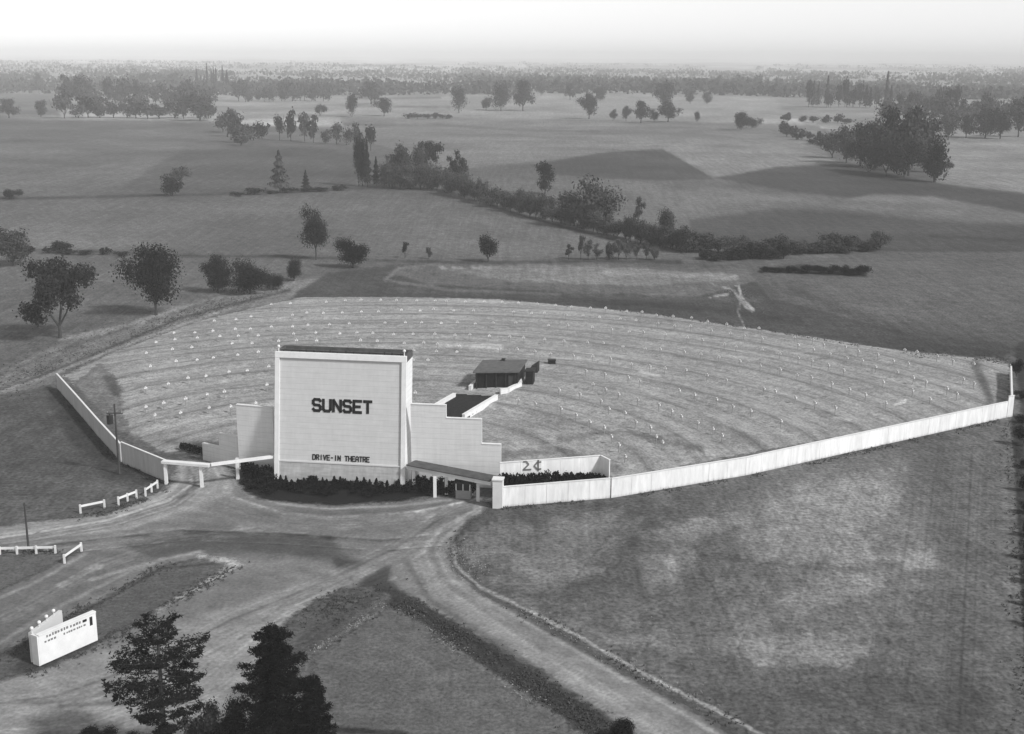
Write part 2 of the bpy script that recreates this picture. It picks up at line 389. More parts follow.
def sheet(name, px, z, mat, items, base, cell=.28, soft=1.6, relief=None):
    """a ground sheet with worn edges: outline in plan, fine grid, albedo painted on it"""
    W = np.array([tuple(P(a, b, 0.0))[:2] for a, b in px])
    lo = W.min(0)-soft; hi = W.max(0)+soft
    nx = int((hi[0]-lo[0])/cell)+2; ny = int((hi[1]-lo[1])/cell)+2
    X, Y = np.meshgrid(lo[0]+np.arange(nx)*cell, lo[1]+np.arange(ny)*cell)
    q = np.stack([X.ravel(), Y.ravel()], -1); sd = poly_sd(q, W)
    keep = sd > -soft
    i = np.arange(ny-1)[:, None]*nx; j = np.arange(nx-1)[None, :]
    Fq = np.stack([i+j, i+j+1, i+nx+j+1, i+nx+j], -1).reshape(-1, 4)
    Fq = Fq[keep[Fq].any(1)]
    used = np.unique(Fq); idx = -np.ones(len(q), int); idx[used] = np.arange(len(used)); Fq = idx[Fq]
    q = q[used]; sd = sd[used]
    alb = np.full(len(q), float(base)); alb = paint(q[:, 0], q[:, 1], alb, items)
    alb *= .82+.36*fbm(q[:, 0]/9, q[:, 1]/9, 4)
    zz = np.full(len(q), z) if relief is None else z+relief(q[:, 0], q[:, 1], sd)
    me = mesh_np(name, np.column_stack([q, zz]), Fq, [mat], attrs={'alb': alb, 'sd': sd}, smooth=True)
    return tag(link(name, me), kind='structure')

# ---- dirt road and forecourt
def rutty(nt, v):
    s = N(nt, 'ShaderNodeAttribute', attribute_name='sd').outputs['Fac']
    wv = N(nt, 'ShaderNodeTexNoise', noise_dimensions='1D'); wv.inputs['Scale'].default_value = 1.3; wv.inputs['Detail'].default_value = 3
    nt.links.new(s, wv.inputs['W'])
    k = mathn(nt, 'SUBTRACT', 1.0, mathn(nt, 'MULTIPLY', s, .3)); k.node.use_clamp = True
    c = mathn(nt, 'MULTIPLY_ADD', mathn(nt, 'SUBTRACT', contrast(nt, wv.outputs['Fac'], .35), 1.0), k, 1.0)
    return mathn(nt, 'MULTIPLY', v, c)
mroad = ground_mat('packed_dirt', [(3.0, .3, None, 0), (.5, .25, None, 0), (1.0, .14, (.05, .6, 1), R(28))], alpha=True, extra=rutty, bmp=.06)
mverge = ground_mat('verge_grass', [(3.0, .5, None, 0), (.6, .3, None, 0)], alpha=True, bmp=.2)
ROAD = [(-160,560),(-40,530),(0,525),(60,519),(110,512),(140,500),(160,491),(169,483),(172,470),(182,459),(228,459),(238,478),(246,491),(275,500),(330,505),(400,501),(436,496),(480,497),
        (492,506),(470,522),(455,540),(451,555),(458,572),(480,590),(520,610),(560,630),(600,654),(650,686),(700,712),(790,765),(690,800),(600,738),(545,702),(490,664),(440,626),(410,602),
        (385,600),(310,650),(290,690),(320,760),(200,800),(-200,800)]
ROADP = [
 (p_, [(0,526),(110,513),(165,488),(180,465),(225,462),(235,490),(200,510),(120,530),(0,545),(-80,545)], .23, 8, 1),
 (l_, [(180,462),(182,480),(160,500),(110,520),(40,530),(-60,545)], .32, 4, .8, 5), (l_, [(222,470),(215,487),(195,505),(130,528),(0,542)], .28, 3, .8, 3),
 (l_, [(190,470),(196,485),(180,498)], .12, 3, .6, 3), (l_, [(210,465),(206,485),(190,500)], .3, 2, .6, 2),
 (l_, [(236,484),(250,496),(280,504),(330,509),(400,506),(450,500)], .3, 2, .6, 2),
 (p_, [(120,545),(200,528),(330,535),(350,560),(200,552),(150,560)], .075, 14, 2), (p_, [(330,555),(390,566),(402,596),(370,592),(340,575)], .06, 8, 1),
 (l_, [(240,525),(330,528),(430,515),(480,505)], .22, 8, 2, 6), (l_, [(250,515),(400,512)], .13, 6, 1.5, 6),
 (p_, [(400,540),(450,525),(455,560),(470,590),(560,640),(650,700),(740,760),(680,770),(600,715),(500,650),(420,600),(390,580)], .21, 10, 1),
 (l_, [(480,510),(440,530),(418,560),(440,592),(520,645),(620,705),(700,760)], .32, 5, 1, 6), (l_, [(470,515),(436,548),(452,580),(540,630),(660,700),(760,760)], .27, 4, 1, 4),
 (l_, [(405,560),(430,600),(520,658),(600,712),(650,750)], .12, 5, 1, 6), (l_, [(400,548),(380,565),(340,590),(250,640),(190,700)], .23, 8, 1.5, 7),
 (l_, [(470,522),(455,545),(461,570),(486,592),(540,624),(620,668),(700,713),(760,752)], .085, 5, .8, 9),
 (l_, [(420,560),(450,596),(530,650),(620,705),(690,760)], .27, 10, 1, 16),
 (p_, [(-40,680),(40,672),(120,645),(200,615),(300,585),(330,600),(280,640),(240,690),(200,740),(100,760),(-60,760)], .24, 14, 2),
 (l_, [(-20,695),(80,690),(180,640),(330,580),(400,555)], .22, 12, 1.5, 12), (l_, [(-20,715),(120,705),(220,650),(340,590)], .27, 10, 1.5, 13), (l_, [(-20,705),(80,700),(150,680)], .16, 4, 1, 4),
 (l_, [(60,706),(110,703),(150,700)], .13, 4, 1, 6), (l_, [(-20,740),(100,735),(200,725)], .2, 5, 1, 10), (l_, [(240,600),(330,568)], .17, 4, 1, 6),
 (p_, [(-100,555),(80,553),(130,550),(150,562),(90,600),(0,650),(-100,690)], .13, 8, 1),
 (l_, [(-20,607),(40,580),(85,554)], .24, 3, .8, 3), (l_, [(60,585),(100,566)], .2, 3, 1, 5), (l_, [(-20,655),(60,606),(130,572),(160,560)], .22, 3, 1, 4), (l_, [(90,580),(160,560),(200,552)], .26, 3, 1, 3),
]
def offs(pts, d):
    out = []
    for i, p in enumerate(pts):
        a = pts[max(i-1, 0)]; b = pts[min(i+1, len(pts)-1)]; dx, dy = b[0]-a[0], (b[1]-a[1]); L = math.hypot(dx, dy*2)
        out.append((p[0]-dy*2/L*d, p[1]+dx/L*d*.5))
    return out
RT = random.Random(21)
for route, half in (([(196, 462), (196, 485), (170, 503), (110, 522), (30, 536), (-60, 548)], 12), ([(205, 470), (225, 500), (280, 518), (340, 522), (420, 516), (480, 504)], 14),
                    ([(478, 503), (440, 522), (416, 548), (432, 585), (500, 632), (590, 692), (700, 768)], 22), ([(-40, 712), (60, 700), (150, 668), (240, 622), (330, 585), (400, 552), (450, 520)], 26),
                    ([(440, 540), (380, 545), (280, 538), (180, 535), (60, 548), (-40, 566)], 16), ([(-40, 738), (90, 728), (200, 690), (300, 610), (380, 570)], 24), ([(-40, 640), (30, 606), (100, 566), (170, 542), (260, 530)], 14)):
    for i in range(13):
        ROADP.append((l_, offs(route, RT.uniform(-half, half)), -RT.choice((.72, .8, .86, 1.15, 1.22, 1.3)), 1.2, .8, RT.uniform(.6, 2.2)))
sheet('dirt_road', ROAD, .004, mroad, ROADP, .165, cell=.25)
sheet('grass_verge', [(-60,560),(-20,556),(66,552),(84,550),(40,572),(-60,620)], .010, mverge, [], .1)
sheet('grass_verge', [(-60,686),(-20,662),(60,622),(120,590),(160,566),(200,558),(228,562),(236,568),(160,610),(92,650),(30,674),(-60,700)], .010, mverge,
      [(p_, [(10,672),(35,645),(98,640),(90,650),(30,676)], .045, 6, 1), (l_, [(-20,666),(60,625),(160,569),(228,562)], .05, 2.5, .5, 3), (l_, [(236,565),(200,590),(150,614)], .06, 3, .5, 4)], .095)  # the dark patch is the marquee's shadow painted on the grass
sheet('kerb_of_pale_stones', [(196,556),(200,553),(232,559),(245,565),(158,613),(154,610),(230,566)], .014, mverge, [], .42, cell=.2, soft=.4)
sheet('grass_verge', [(262,645),(290,615),(340,588),(376,584),(384,598),(312,648),(280,668)], .010, mverge, [(l_, [(300,640),(375,595)], .06, 4, 1, 5)], .085)
sheet('grass_field', [(312,652),(385,607),(408,608),(450,640),(500,675),(560,714),(620,760),(330,760),(300,700)], .010, mverge,
      [(l_, [(312,652),(385,607)], .22, 3, .8, 4), (l_, [(408,610),(450,642),(500,678),(560,716),(620,760)], .22, 3, 1.2, 5), (l_, [(330,729),(400,734),(440,745)], .02, 3, .5, 8),
       (l_, [(330,665),(450,720)], -.85, 8, 2, 14), (l_, [(390,640),(520,740)], -1.12, 6, 2, 8)], .115)
sheet('roadside_ditch', [(384,590),(402,590),(444,614),(506,650),(566,690),(632,732),(656,752),(610,750),(552,710),(474,658),(414,618),(390,606)], .018, mverge,
      [(l_, [(392,598),(440,622),(500,658),(600,722)], .03, 4, 1, 6)], .045, soft=1.0)

# ---- the fan-shaped parking lot with its ramped rows
SC = P(345, 478, 0.0)               # screen centre
LOT = [(74,386),(62,376),(110,353),(200,320),(300,297),(400,297),(500,299),(640,312),(760,329),(900,350),(1000,360),(1012,366),(1012,403),(900,426),(745,455),(612,480),(600,470),(505,466),(500,485),(400,480),(275,478),
       (236,462),(180,452),(165,453),(148,446),(127,432),(119,412),(121,397),(115,378),(100,364)]
ROW0, ROWD = 33.0, 7.9
def ramps(x, y, sd):
    r = np.hypot(x-SC.x, y-SC.y); ph = ((r-ROW0+1.8)/ROWD) % 1
    hgt_ = np.where(ph < .35, ph/.35, (1-ph)/.65)
    return .32*hgt_*sstep(0, 4, sd)*sstep(ROW0-8, ROW0, r)
def rows(nt, v):
    tc = N(nt, 'ShaderNodeTexCoord'); d = N(nt, 'ShaderNodeVectorMath', operation='DISTANCE'); d.inputs[1].default_value = (SC.x, SC.y, 0)
    nt.links.new(tc.outputs['Object'], d.inputs[0])
    at = N(nt, 'ShaderNodeSeparateXYZ'); sb = N(nt, 'ShaderNodeVectorMath', operation='SUBTRACT'); sb.inputs[1].default_value = (SC.x, SC.y, 0)
    nt.links.new(tc.outputs['Object'], sb.inputs[0]); nt.links.new(sb.outputs[0], at.inputs[0])
    ang = mathn(nt, 'ARCTAN2', at.outputs[0], at.outputs[1])
    wob = noise(nt, .05, 2)
    rr = mathn(nt, 'MULTIPLY_ADD', wob, 4.0, d.outputs['Value'])
    cmb = N(nt, 'ShaderNodeCombineXYZ'); nt.links.new(rr, cmb.inputs[0]); nt.links.new(mathn(nt, 'MULTIPLY', ang, 9.0), cmb.inputs[1])
    out = v
    for sc, det, amp in ((.34, 3, .24), (1.7, 3, .2)):
        n = N(nt, 'ShaderNodeTexNoise'); n.inputs['Scale'].default_value = sc; n.inputs['Detail'].default_value = det; nt.links.new(cmb.outputs[0], n.inputs[0])
        out = mathn(nt, 'MULTIPLY', out, contrast(nt, n.outputs['Fac'], amp))
    # darker strips repeated along each row
    ph = mathn(nt, 'FRACT', mathn(nt, 'DIVIDE', mathn(nt, 'SUBTRACT', d.outputs['Value'], ROW0-1.8), ROWD))
    ph2 = mathn(nt, 'FRACT', mathn(nt, 'DIVIDE', mathn(nt, 'SUBTRACT', d.outputs['Value'], ROW0-.4), ROWD/2)); k2 = mathn(nt, 'SUBTRACT', 1.0, mathn(nt, 'MULTIPLY', mathn(nt, 'ABSOLUTE', mathn(nt, 'SUBTRACT', ph2, .5)), 8.0)); k2.node.use_clamp = True
    out = mathn(nt, 'MULTIPLY', out, mathn(nt, 'SUBTRACT', 1.0, mathn(nt, 'MULTIPLY', mathn(nt, 'MULTIPLY', k2, noise(nt, .2, 3)), .35)))
    k = mathn(nt, 'ABSOLUTE', mathn(nt, 'SUBTRACT', ph, .42)); dk = mathn(nt, 'SUBTRACT', 1.0, mathn(nt, 'MULTIPLY', k, 6.0)); dk.node.use_clamp = True
    pn = noise(nt, .12, 3)
    out = mathn(nt, 'MULTIPLY', out, mathn(nt, 'SUBTRACT', 1.0, mathn(nt, 'MULTIPLY', mathn(nt, 'MULTIPLY', dk, pn), .48)))
    return out
mlot = ground_mat('gravel_lot', [(3.5, .5, None, 0), (.9, .3, None, 0)], alpha=True, extra=rows, bmp=.06)
sheet('parking_lot', LOT, .006, mlot, [
  (l_, [(440,345),(500,348)], .5, 3, 1.5, 4), (l_, [(150,395),(200,388),(240,378)], .34, 4, 1.5, 4), (l_, [(560,440),(620,432),(700,450)], .18, 5, 2, 6),
  (l_, [(505,455),(560,450),(620,470)], .17, 6, 1.5, 8), (l_, [(640,372),(660,376)], .5, 2, 1, 3), (l_, [(835,420),(850,423)], .5, 2, 1, 3), (l_, [(895,405),(905,402)],.5,2,1,3),
  (p_, [(160,440),(236,440),(240,462),(190,455)], .2, 6, 1), (l_, [(300,300),(420,298),(500,300)], .36, 3, 1, 2), (l_, [(975,365),(990,400)], .12, 6, 1, 9)], .29, cell=.33, soft=1.4, relief=ramps)

# ------------------------------------------------------------------ screen tower
B0 = P(274.5, 482, 0.0); B1 = P(405, 489, 0.0)
ex = (B1-B0); W = ex.length; ex.normalize(); dv = Vector((-ex.y, ex.x, 0))      # dv points away from the road
H = 14.2
T0 = P(276, 351, H); T1 = P(405.5, 357, H)
lean = ((T0-B0)+(T1-B1))/2/H; lean = Vector((lean.x, lean.y, 1))
k = lean.dot(dv); lean = Vector((0, 0, 1))+dv*k+ex*lean.dot(ex)*.9
print('tower W', W, 'lean', k, lean.dot(ex))
DP = 3.2
tower = thing('screen_tower', (B0+B1)/2, 'big pale drive-in screen tower lettered SUNSET on its broad face', 'screen tower')
fr = (B0, ex, dv, lean)
def tb(boxes, name, mat, parent=tower):
    m = MB()
    for lo, hi in boxes: m.fbox(fr, lo, hi)
    return m.build(name, mat, parent)
def siding(name, a, pitch, amp):
    m, nt, b = newmat(name)
    tc = N(nt, 'ShaderNodeTexCoord'); sx = N(nt, 'ShaderNodeSeparateXYZ'); nt.links.new(tc.outputs['Object'], sx.inputs[0])
    fz = mathn(nt, 'FRACT', mathn(nt, 'DIVIDE', sx.outputs[2], pitch))
    line = mathn(nt, 'SUBTRACT', 1.0, mathn(nt, 'MULTIPLY', mathn(nt, 'LESS_THAN', fz, .06), .2))
    n = noise(nt, .6, 4, .6, (1, 1, 5)); n2 = noise(nt, .9, 4, .6, (3, 3, .3))
    v = mathn(nt, 'MULTIPLY', mathn(nt, 'MULTIPLY', mathn(nt, 'MULTIPLY', contrast(nt, n, amp), contrast(nt, n2, amp*.8)), line), a)
    setcol(nt, b, v); b.inputs['Roughness'].default_value = .6; return m
msid = siding('painted_siding', .6, .6, .06); mside = siding('bright_siding', .8, .6, .06); mwing = siding('wing_siding', .76, .6, .07); mskirt = siding('skirt_boards', .46, .3, .2)
tb([((.02, .16, 0), (W-.02, DP, H-.7))], 'wall', mside)
tb([((.5, .08, 2.45), (W-.5, .158, H-.62))], 'front_panel', msid)
tb([((.5, .05, 0), (W-.5, .158, 2.3))], 'skirting', mskirt)
tb([((.5, -.02, 2.3), (W-.5, .157, 2.45))], 'ledge', M['panel'])
tb([((0, -.12, 0), (.5, .155, H-.6))], 'pilaster', M['white']); tb([((W-.5, -.12, 0), (W, .155, H-.6))], 'pilaster', M['white'])
tb([((0, -.14, H-.6), (W, .3, H))], 'cornice', M['white'])
tb([((0, .305, H-.698), (.3, DP, H)), ((W-.3, .305, H-.698), (W, DP, H)), ((.3, DP-.3, H-.698), (W-.3, DP, H))], 'parapet', M['tar'])
tb([((.31, .31, H-.697), (W-.31, DP-.31, H-.3))], 'roof', M['tar'])
m = MB()
for i in range(16):
    u = .8+i*(W-1.6)/15+random.uniform(-.1, .1); m.fbox(fr, (u-.06, .5, H-.35), (u+.06, .62, H+.1+random.random()*.15))
m.fbox(fr, (.5, .52, H+.02), (W-.5, .6, H+.12)); m.build('roof_railing', M['dark'], tower)
for u in (.3, W-.3):
    m = MB(); c = B0+ex*u+dv*.3+lean*(H)
    m.tube([c-Vector((0,0,.05)), c+Vector((0, 0, .5))], [.06, .05], 6); m.ball(c+Vector((0, 0, .55)), .17, n=10, m=7)
    m.build('roof_lamp', M['white'], tower)
# lettering: each glyph as strokes on a 4 x 6 grid
GL = {'S': [((4, 5.1), (3.3, 6)), ((3.3, 6), (.7, 6)), ((.7, 6), (0, 5.2)), ((0, 5.2), (0, 3.9)), ((0, 3.9), (.7, 3.1)), ((.7, 3.1), (3.3, 2.9)), ((3.3, 2.9), (4, 2.1)), ((4, 2.1), (4, .8)), ((4, .8), (3.3, 0)), ((3.3, 0), (.7, 0)), ((.7, 0), (0, .9))],
      'U': [((0, 6), (0, .9)), ((0, .9), (.8, 0)), ((.8, 0), (3.2, 0)), ((3.2, 0), (4, .9)), ((4, .9), (4, 6))],
      'N': [((0, 0), (0, 6)), ((0, 6), (4, 0)), ((4, 0), (4, 6))],
      'E': [((4, 0), (0, 0)), ((0, 0), (0, 6)), ((0, 6), (4, 6)), ((0, 3), (3.3, 3))],
      'T': [((2, 0), (2, 6)), ((0, 6), (4, 6))], 'I': [((2, 0), (2, 6))], '-': [((.8, 3), (3.2, 3))], ' ': [],
      'D': [((0, 0), (0, 6)), ((0, 6), (2.8, 6)), ((2.8, 6), (4, 4.6)), ((4, 4.6), (4, 1.4)), ((4, 1.4), (2.8, 0)), ((2.8, 0), (0, 0))],
      'R': [((0, 0), (0, 6)), ((0, 6), (3.2, 6)), ((3.2, 6), (4, 5.3)), ((4, 5.3), (4, 3.7)), ((4, 3.7), (3.2, 3)), ((3.2, 3), (0, 3)), ((2, 3), (4, 0))],
      'V': [((0, 6), (2, 0)), ((2, 0), (4, 6))], 'H': [((0, 0), (0, 6)), ((4, 0), (4, 6)), ((0, 3), (4, 3))],
      'A': [((0, 0), (0, 4.6)), ((0, 4.6), (1.2, 6)), ((1.2, 6), (2.8, 6)), ((2.8, 6), (4, 4.6)), ((4, 4.6), (4, 0)), ((0, 2.4), (4, 2.4))]}
def letters(m, txt, u0, u1, z0, z1, off, th, frm, wid=None):
    n = len(txt); adv = (u1-u0)/n; gw = adv*.70; o, e, d, l = frm
    wid = wid or (z1-z0)*.2
    for i, ch in enumerate(txt):
        for (a, b) in GL[ch]:
            A = (u0+i*adv+a[0]/4*gw+adv*.15, z0+a[1]/6*(z1-z0)); Bq = (u0+i*adv+b[0]/4*gw+adv*.15, z0+b[1]/6*(z1-z0))
            dx, dz = Bq[0]-A[0], Bq[1]-A[1]; L = math.hypot(dx, dz); dx /= L; dz /= L; h = wid/2
            cs = [(A[0]-dx*h*.7+dz*h, A[1]-dz*h*.7-dx*h), (Bq[0]+dx*h*.7+dz*h, Bq[1]+dz*h*.7-dx*h), (Bq[0]+dx*h*.7-dz*h, Bq[1]+dz*h*.7+dx*h), (A[0]-dx*h*.7-dz*h, A[1]-dz*h*.7+dx*h)]
            m.quadbox([o+e*c[0]+d*(off)+l*c[1] for c in cs]+[o+e*c[0]+d*(off-th)+l*c[1] for c in cs])
def uofpx(px, py):   # place on the tower face seen at a photo point
    d = Vector(ray(px, py)); n = ex.cross(lean); t = (B0-Vector((0, 0, CAMH))).dot(n)/d.dot(n); q = Vector((0, 0, CAMH))+d*t-B0
    # solve q = ex*u + lean*v
    a, b, c = ex.dot(ex), ex.dot(lean), lean.dot(lean); r1, r2 = q.dot(ex), q.dot(lean); dt = a*c-b*b
    return (r1*c-r2*b)/dt, (a*r2-b*r1)/dt
ua, va = uofpx(312, 412); ub, vb = uofpx(371, 400)
m = MB(); letters(m, 'SUNSET', ua-.05, ub+.2, (va+vb)/2-.62, (va+vb)/2+.58, .08, .05, fr, .3); m.build('big_lettering', M['black'], tower)
ua, va = uofpx(313, 461); ub, vb = uofpx(368, 455.5)
m = MB(); l0, l1 = ua-.1, ub+.2; dl = (l1-l0)/16
letters(m, 'DRIVE-IN', l0, l0+dl*8, (va+vb)/2-.27, (va+vb)/2+.24, .08, .05, fr, .105); m.build('small_lettering', M['black'], tower)
m = MB(); letters(m, 'THEATRE', l0+dl*9, l1, (va+vb)/2-.27, (va+vb)/2+.24, .08, .05, fr, .105); m.build('small_lettering', M['black'], tower)

# ------------------------------------------------------------------ wing walls, gateways, fences
def stepped(name, a, b, steps, label):
    """wall from a to b; steps = (px x from, px x to, photo y of the top)"""
    o = thing(name, (a+b)/2, label, 'wall'); d = (b-a); pr = MB(); cp = MB()
    def atpx(px):
        lo, hi = 0, 1
        for _ in range(40):
            t = (lo+hi)/2
            if (proj(a+d*t)[0] < px) == (proj(b)[0] > proj(a)[0]): lo = t
            else: hi = t
        return a+d*t
    for (x0, x1, yt) in steps:
        p0, p1 = atpx(x0), atpx(x1); z = zfor((p0+p1)/2, yt); pr.wall(p0, p1, 0, z, .3); cp.wall(p0, p1, z, z+.07, .4)
    pr.build('wall_face', mwing, o); cp.build('coping', M['white'], o)
    return o
RW0 = P(412, 484, 0.0); RW1 = P(501.5, 488, 0.0)
stepped('stepped_wall', RW0, RW1, [(410, 447, 404.5), (447, 482, 418.5), (482, 501, 444)], 'high stepped white wall joined to the right side of the screen tower')
LW0 = P(276, 473, 0.0); LW1 = P(203, 459.5, 0.0)
stepped('wing_wall', P(239, 470, 0.0), P(277, 474, 0.0), [(240, 275.8, 406)], 'tall pale plain wall joined to the left side of the screen tower')
stepped('low_wing_wall', LW1, P(240, 468, 0.0), [(204, 221, 445), (221, 239.5, 435)], 'lower pale wall stepping down left of the tall plain wall')

# left gateway beam
g1, g2, g3 = P(166.5, 484, 0.0), P(202, 487, 0.0), P(238, 479, 0.0)
gw = thing('gateway', g2, 'low white beam on three posts spanning the drive left of tower', 'gateway')
for g in (g1, g2, g3):
    m = MB(); m.box((g.x-.16, g.y-.16, 0), (g.x+.16, g.y+.16, 2.45)); m.build('post', M['white'], gw)
ge = P(214, 481, 0.0); m = MB(); ga = g1+(g1-g2).normalized()*.3; m.wall(ga, g2+(g2-g1).normalized()*1.1, 2.455, 2.72, .7); m.build('beam', M['white'], gw)
gT = B0+dv*1.0-ex*.05
m = MB(); m.wall(g2+(g2-g1).normalized()*1.2, gT, 2.55, 2.8, .5); m.build('beam', M['white'], gw)
# right canopy
c0 = P(411, 487, 0.0); cz0 = zfor(c0, 463); c1 = P(494, 504, 0.0); cz1 = zfor(c1, 479)
print('canopy', cz0, cz1)
cn = thing('entrance_canopy', (c0+c1)/2, 'long sloping canopy roof from the tower to the ticket pillar, on thin posts', 'canopy')
m = MB(); m.wall(c0, c1, 0, 0, 1.8); 
def slab(name, mat, th0, th1, wid, off=0):
    m = MB(); d = (c1-c0).normalized(); n = Vector((-d.y, d.x, 0))*wid/2; z = lambda v: Vector((0, 0, v))
    o_ = Vector((-d.y, d.x, 0))*off; a, b = c0+o_, c1+o_
    m.quadbox([a-n+z(cz0+th0), b-n+z(cz1+th0), b+n+z(cz1+th0), a+n+z(cz0+th0), a-n+z(cz0+th1), b-n+z(cz1+th1), b+n+z(cz1+th1), a+n+z(cz0+th1)])
    m.build(name, mat, cn)
slab('roof', M['tar'], -.02, .07, 1.9); slab('fascia', M['white'], -.5, -.025, 1.5)
for (px, py) in ((414, 490), (435, 497), (446.5, 494), (478, 501)):
    q = P(px, py, 0.0); t = max(0, min(1, (q-c0).dot(c1-c0)/(c1-c0).length_squared)); zt = cz0+(cz1-cz0)*t-.5
    m = MB(); m.box((q.x-.17, q.y-.17, 0), (q.x+.17, q.y+.17, zt)); m.build('post', M['white'], cn)
# ticket booth
tbx = P(463, 499, 0.0); bo = thing('ticket_booth', tbx, 'small dark ticket booth under the sloping canopy', 'ticket booth')
bf = (tbx, ex, dv, Vector((0, 0, 1)))
m = MB(); m.fbox(bf, (-.8, 0, 0), (.8, 1.6, .95)); m.build('counter', M['grey'], bo)
m = MB(); m.fbox(bf, (-.78, .02, .95), (.78, 1.58, 1.75)); m.build('window', M['glass'], bo)
for u in (-.8, -.05, .7): m = MB(); m.fbox(bf, (u, -.01, .955), (u+.1, .015, 1.75)); m.build('window_frame', M['white'], bo)
m = MB(); m.fbox(bf, (-1, -.2, 1.755), (1, 1.8, 1.9)); m.build('roof', M['dark'], bo)

def fence(name, pts, h, label, mat, post_every=3.0, th=.12, hs=None, cat='fence'):
    o = thing(name, pts[0], label, cat)
    for i in range(len(pts)-1):
        a, b = pts[i], pts[i+1]; h0 = hs[i] if hs else h; h1 = hs[i+1] if hs else h
        m = MB(); L = (b-a).length; n = max(1, round(L/2.4)); d = (b-a)/n
        for j in range(n):
            p, q = a+d*j, a+d*(j+1); za = h0+(h1-h0)*j/n; zb = h0+(h1-h0)*(j+1)/n; w = random.uniform(-.03, .03)
            m.wall(p+d.normalized()*.012, q-d.normalized()*.012, 0.02, (za+w, zb+w), th+random.uniform(-.02, .02))
        m.build('panel', mat, o)
        m = MB(); m.wall(a, b, h0+.035, (h0+.1, h1+.1), th+.1) if abs(h0-h1) < .01 else None
        if m.v: m.build('cap', M['white'], o)
    return o
def fence_mat(name, a):
    m, nt, b = newmat(name)
    n = noise(nt, .35, 3, .6, (1, 1, .15)); n2 = noise(nt, 2.2, 3, .6, (1, 1, .2))
    tc = N(nt, 'ShaderNodeTexCoord'); sx = N(nt, 'ShaderNodeSeparateXYZ'); nt.links.new(tc.outputs['Object'], sx.inputs[0])
    # earth splashed on the foot of the boards
    dirt = mathn(nt, 'MULTIPLY_ADD', sx.outputs[2], 2.2, mathn(nt, 'MULTIPLY_ADD', n2, 1.2, -.3)); dirt.node.use_clamp = True
    v = mathn(nt, 'MULTIPLY', mathn(nt, 'MULTIPLY', contrast(nt, n, .12), contrast(nt, n2, .13)), mathn(nt, 'MULTIPLY_ADD', dirt, .4, .6))
    setcol(nt, b, mathn(nt, 'MULTIPLY', v, a)); b.inputs['Roughness'].default_value = .65; return m
mf = fence_mat('whitewashed_boards', .84); mf2 = fence_mat('shaded_boards', .5)  # second one: same boards, darkened for the shaded left walls
f0 = P(503, 507, 0.0); f1 = P(610, 498, 0.0)
fence('board_fence', [f0, f1], 2.2, 'short front stretch of white board fence running right from the entrance pillar', mf)
fence('board_fence', [f1+Vector((.1, 0, 0)), P(745, 475.5, 0.0), P(900, 441, 0.0), P(1006, 417.5, 0.0)], 2.15, 'very long bright white board fence along the right side of the lot', mf)
e0 = P(1006.5, 417.5, 0.0); e1 = P(1012, 416.5, 0.0)
fence('fence_end', [e0, e1], 2.85, 'taller white end panel closing the far corner of the long fence', mf)
fence('board_fence', [P(1011, 411, 0.0), P(1010, 375, 0.0)], 1.6, 'narrow white fence running back along the far right edge of lot', mf)
pl = P(497, 507.5, 0.0); plo = thing('entrance_pillar', pl, 'thick white pillar at the end of the canopy, where the fence begins', 'pillar')
pf = (pl, ex, dv, Vector((0, 0, 1)))
m = MB(); m.fbox(pf, (-.42, -.35, 0), (.62, .6, zfor(pl, 479.5))); m.build('shaft', M['white'], plo)
m = MB(); zt = zfor(pl, 479.5); m.fbox(pf, (-.5, -.43, zt), (.7, .68, zt+.12)); m.build('cap', M['white'], plo)
# back wall of the exit lane with painted marks
w0 = P(499.5, 495, 0.0); w1 = P(600, 487, 0.0); w2 = P(609, 492, 0.0)
hw = zfor((w0+w1)/2, 459.5)
print('back wall h', hw)
bw = fence('rear_wall', [w0, w1, w2], hw, 'tall pale wall with a dark painted mark behind the front hedge', mf, hs=None, cat='wall')
wd = (w1-w0).normalized(); wn = Vector((wd.y, -wd.x, 0))
def wpt(px, py):
    d = Vector(ray(px, py)); t = (w0-Vector((0, 0, CAMH))).dot(wn)/d.dot(wn); q = Vector((0, 0, CAMH))+d*t-w0; return q.dot(wd), q.z
m = MB(); wf = (w0+wn*.1, wd, wn, Vector((0, 0, 1)))
for (a, b) in (((523, 461.5), (526, 461)), ((526, 461), (528.5, 464)), ((528.5, 464), (523, 469.5)), ((523, 469.5), (531, 469)), ((541, 461.5), (537, 462)), ((537, 462), (534, 465.5)), ((534, 465.5), (537, 469)), ((537, 469), (541, 468.5)), ((538, 459.5), (538, 470.5))):
    A = wpt(*a); Bq = wpt(*b); dx, dz = Bq[0]-A[0], Bq[1]-A[1]; L = math.hypot(dx, dz); dx /= L; dz /= L; h = .08
    cs = [(A[0]+dz*h, A[1]-dx*h), (Bq[0]+dz*h, Bq[1]-dx*h), (Bq[0]-dz*h, Bq[1]+dx*h), (A[0]-dz*h, A[1]+dx*h)]
    m.quadbox([wf[0]+wd*c[0]+Vector((0, 0, c[1])) for c in cs]+[wf[0]+wn*.04+wd*c[0]+Vector((0, 0, c[1])) for c in cs])
m.build('painted_mark', M['ink'], bw)
# left curved wall
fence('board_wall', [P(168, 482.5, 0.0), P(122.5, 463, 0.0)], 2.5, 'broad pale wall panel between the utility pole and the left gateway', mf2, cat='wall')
fence('board_wall', [P(121.5, 462, 0.0), P(100, 438, 0.0), P(78, 412, 0.0), P(58, 389, 0.0)], 2.2, 'long pale wall climbing up and away beyond the utility pole', mf2, cat='wall')

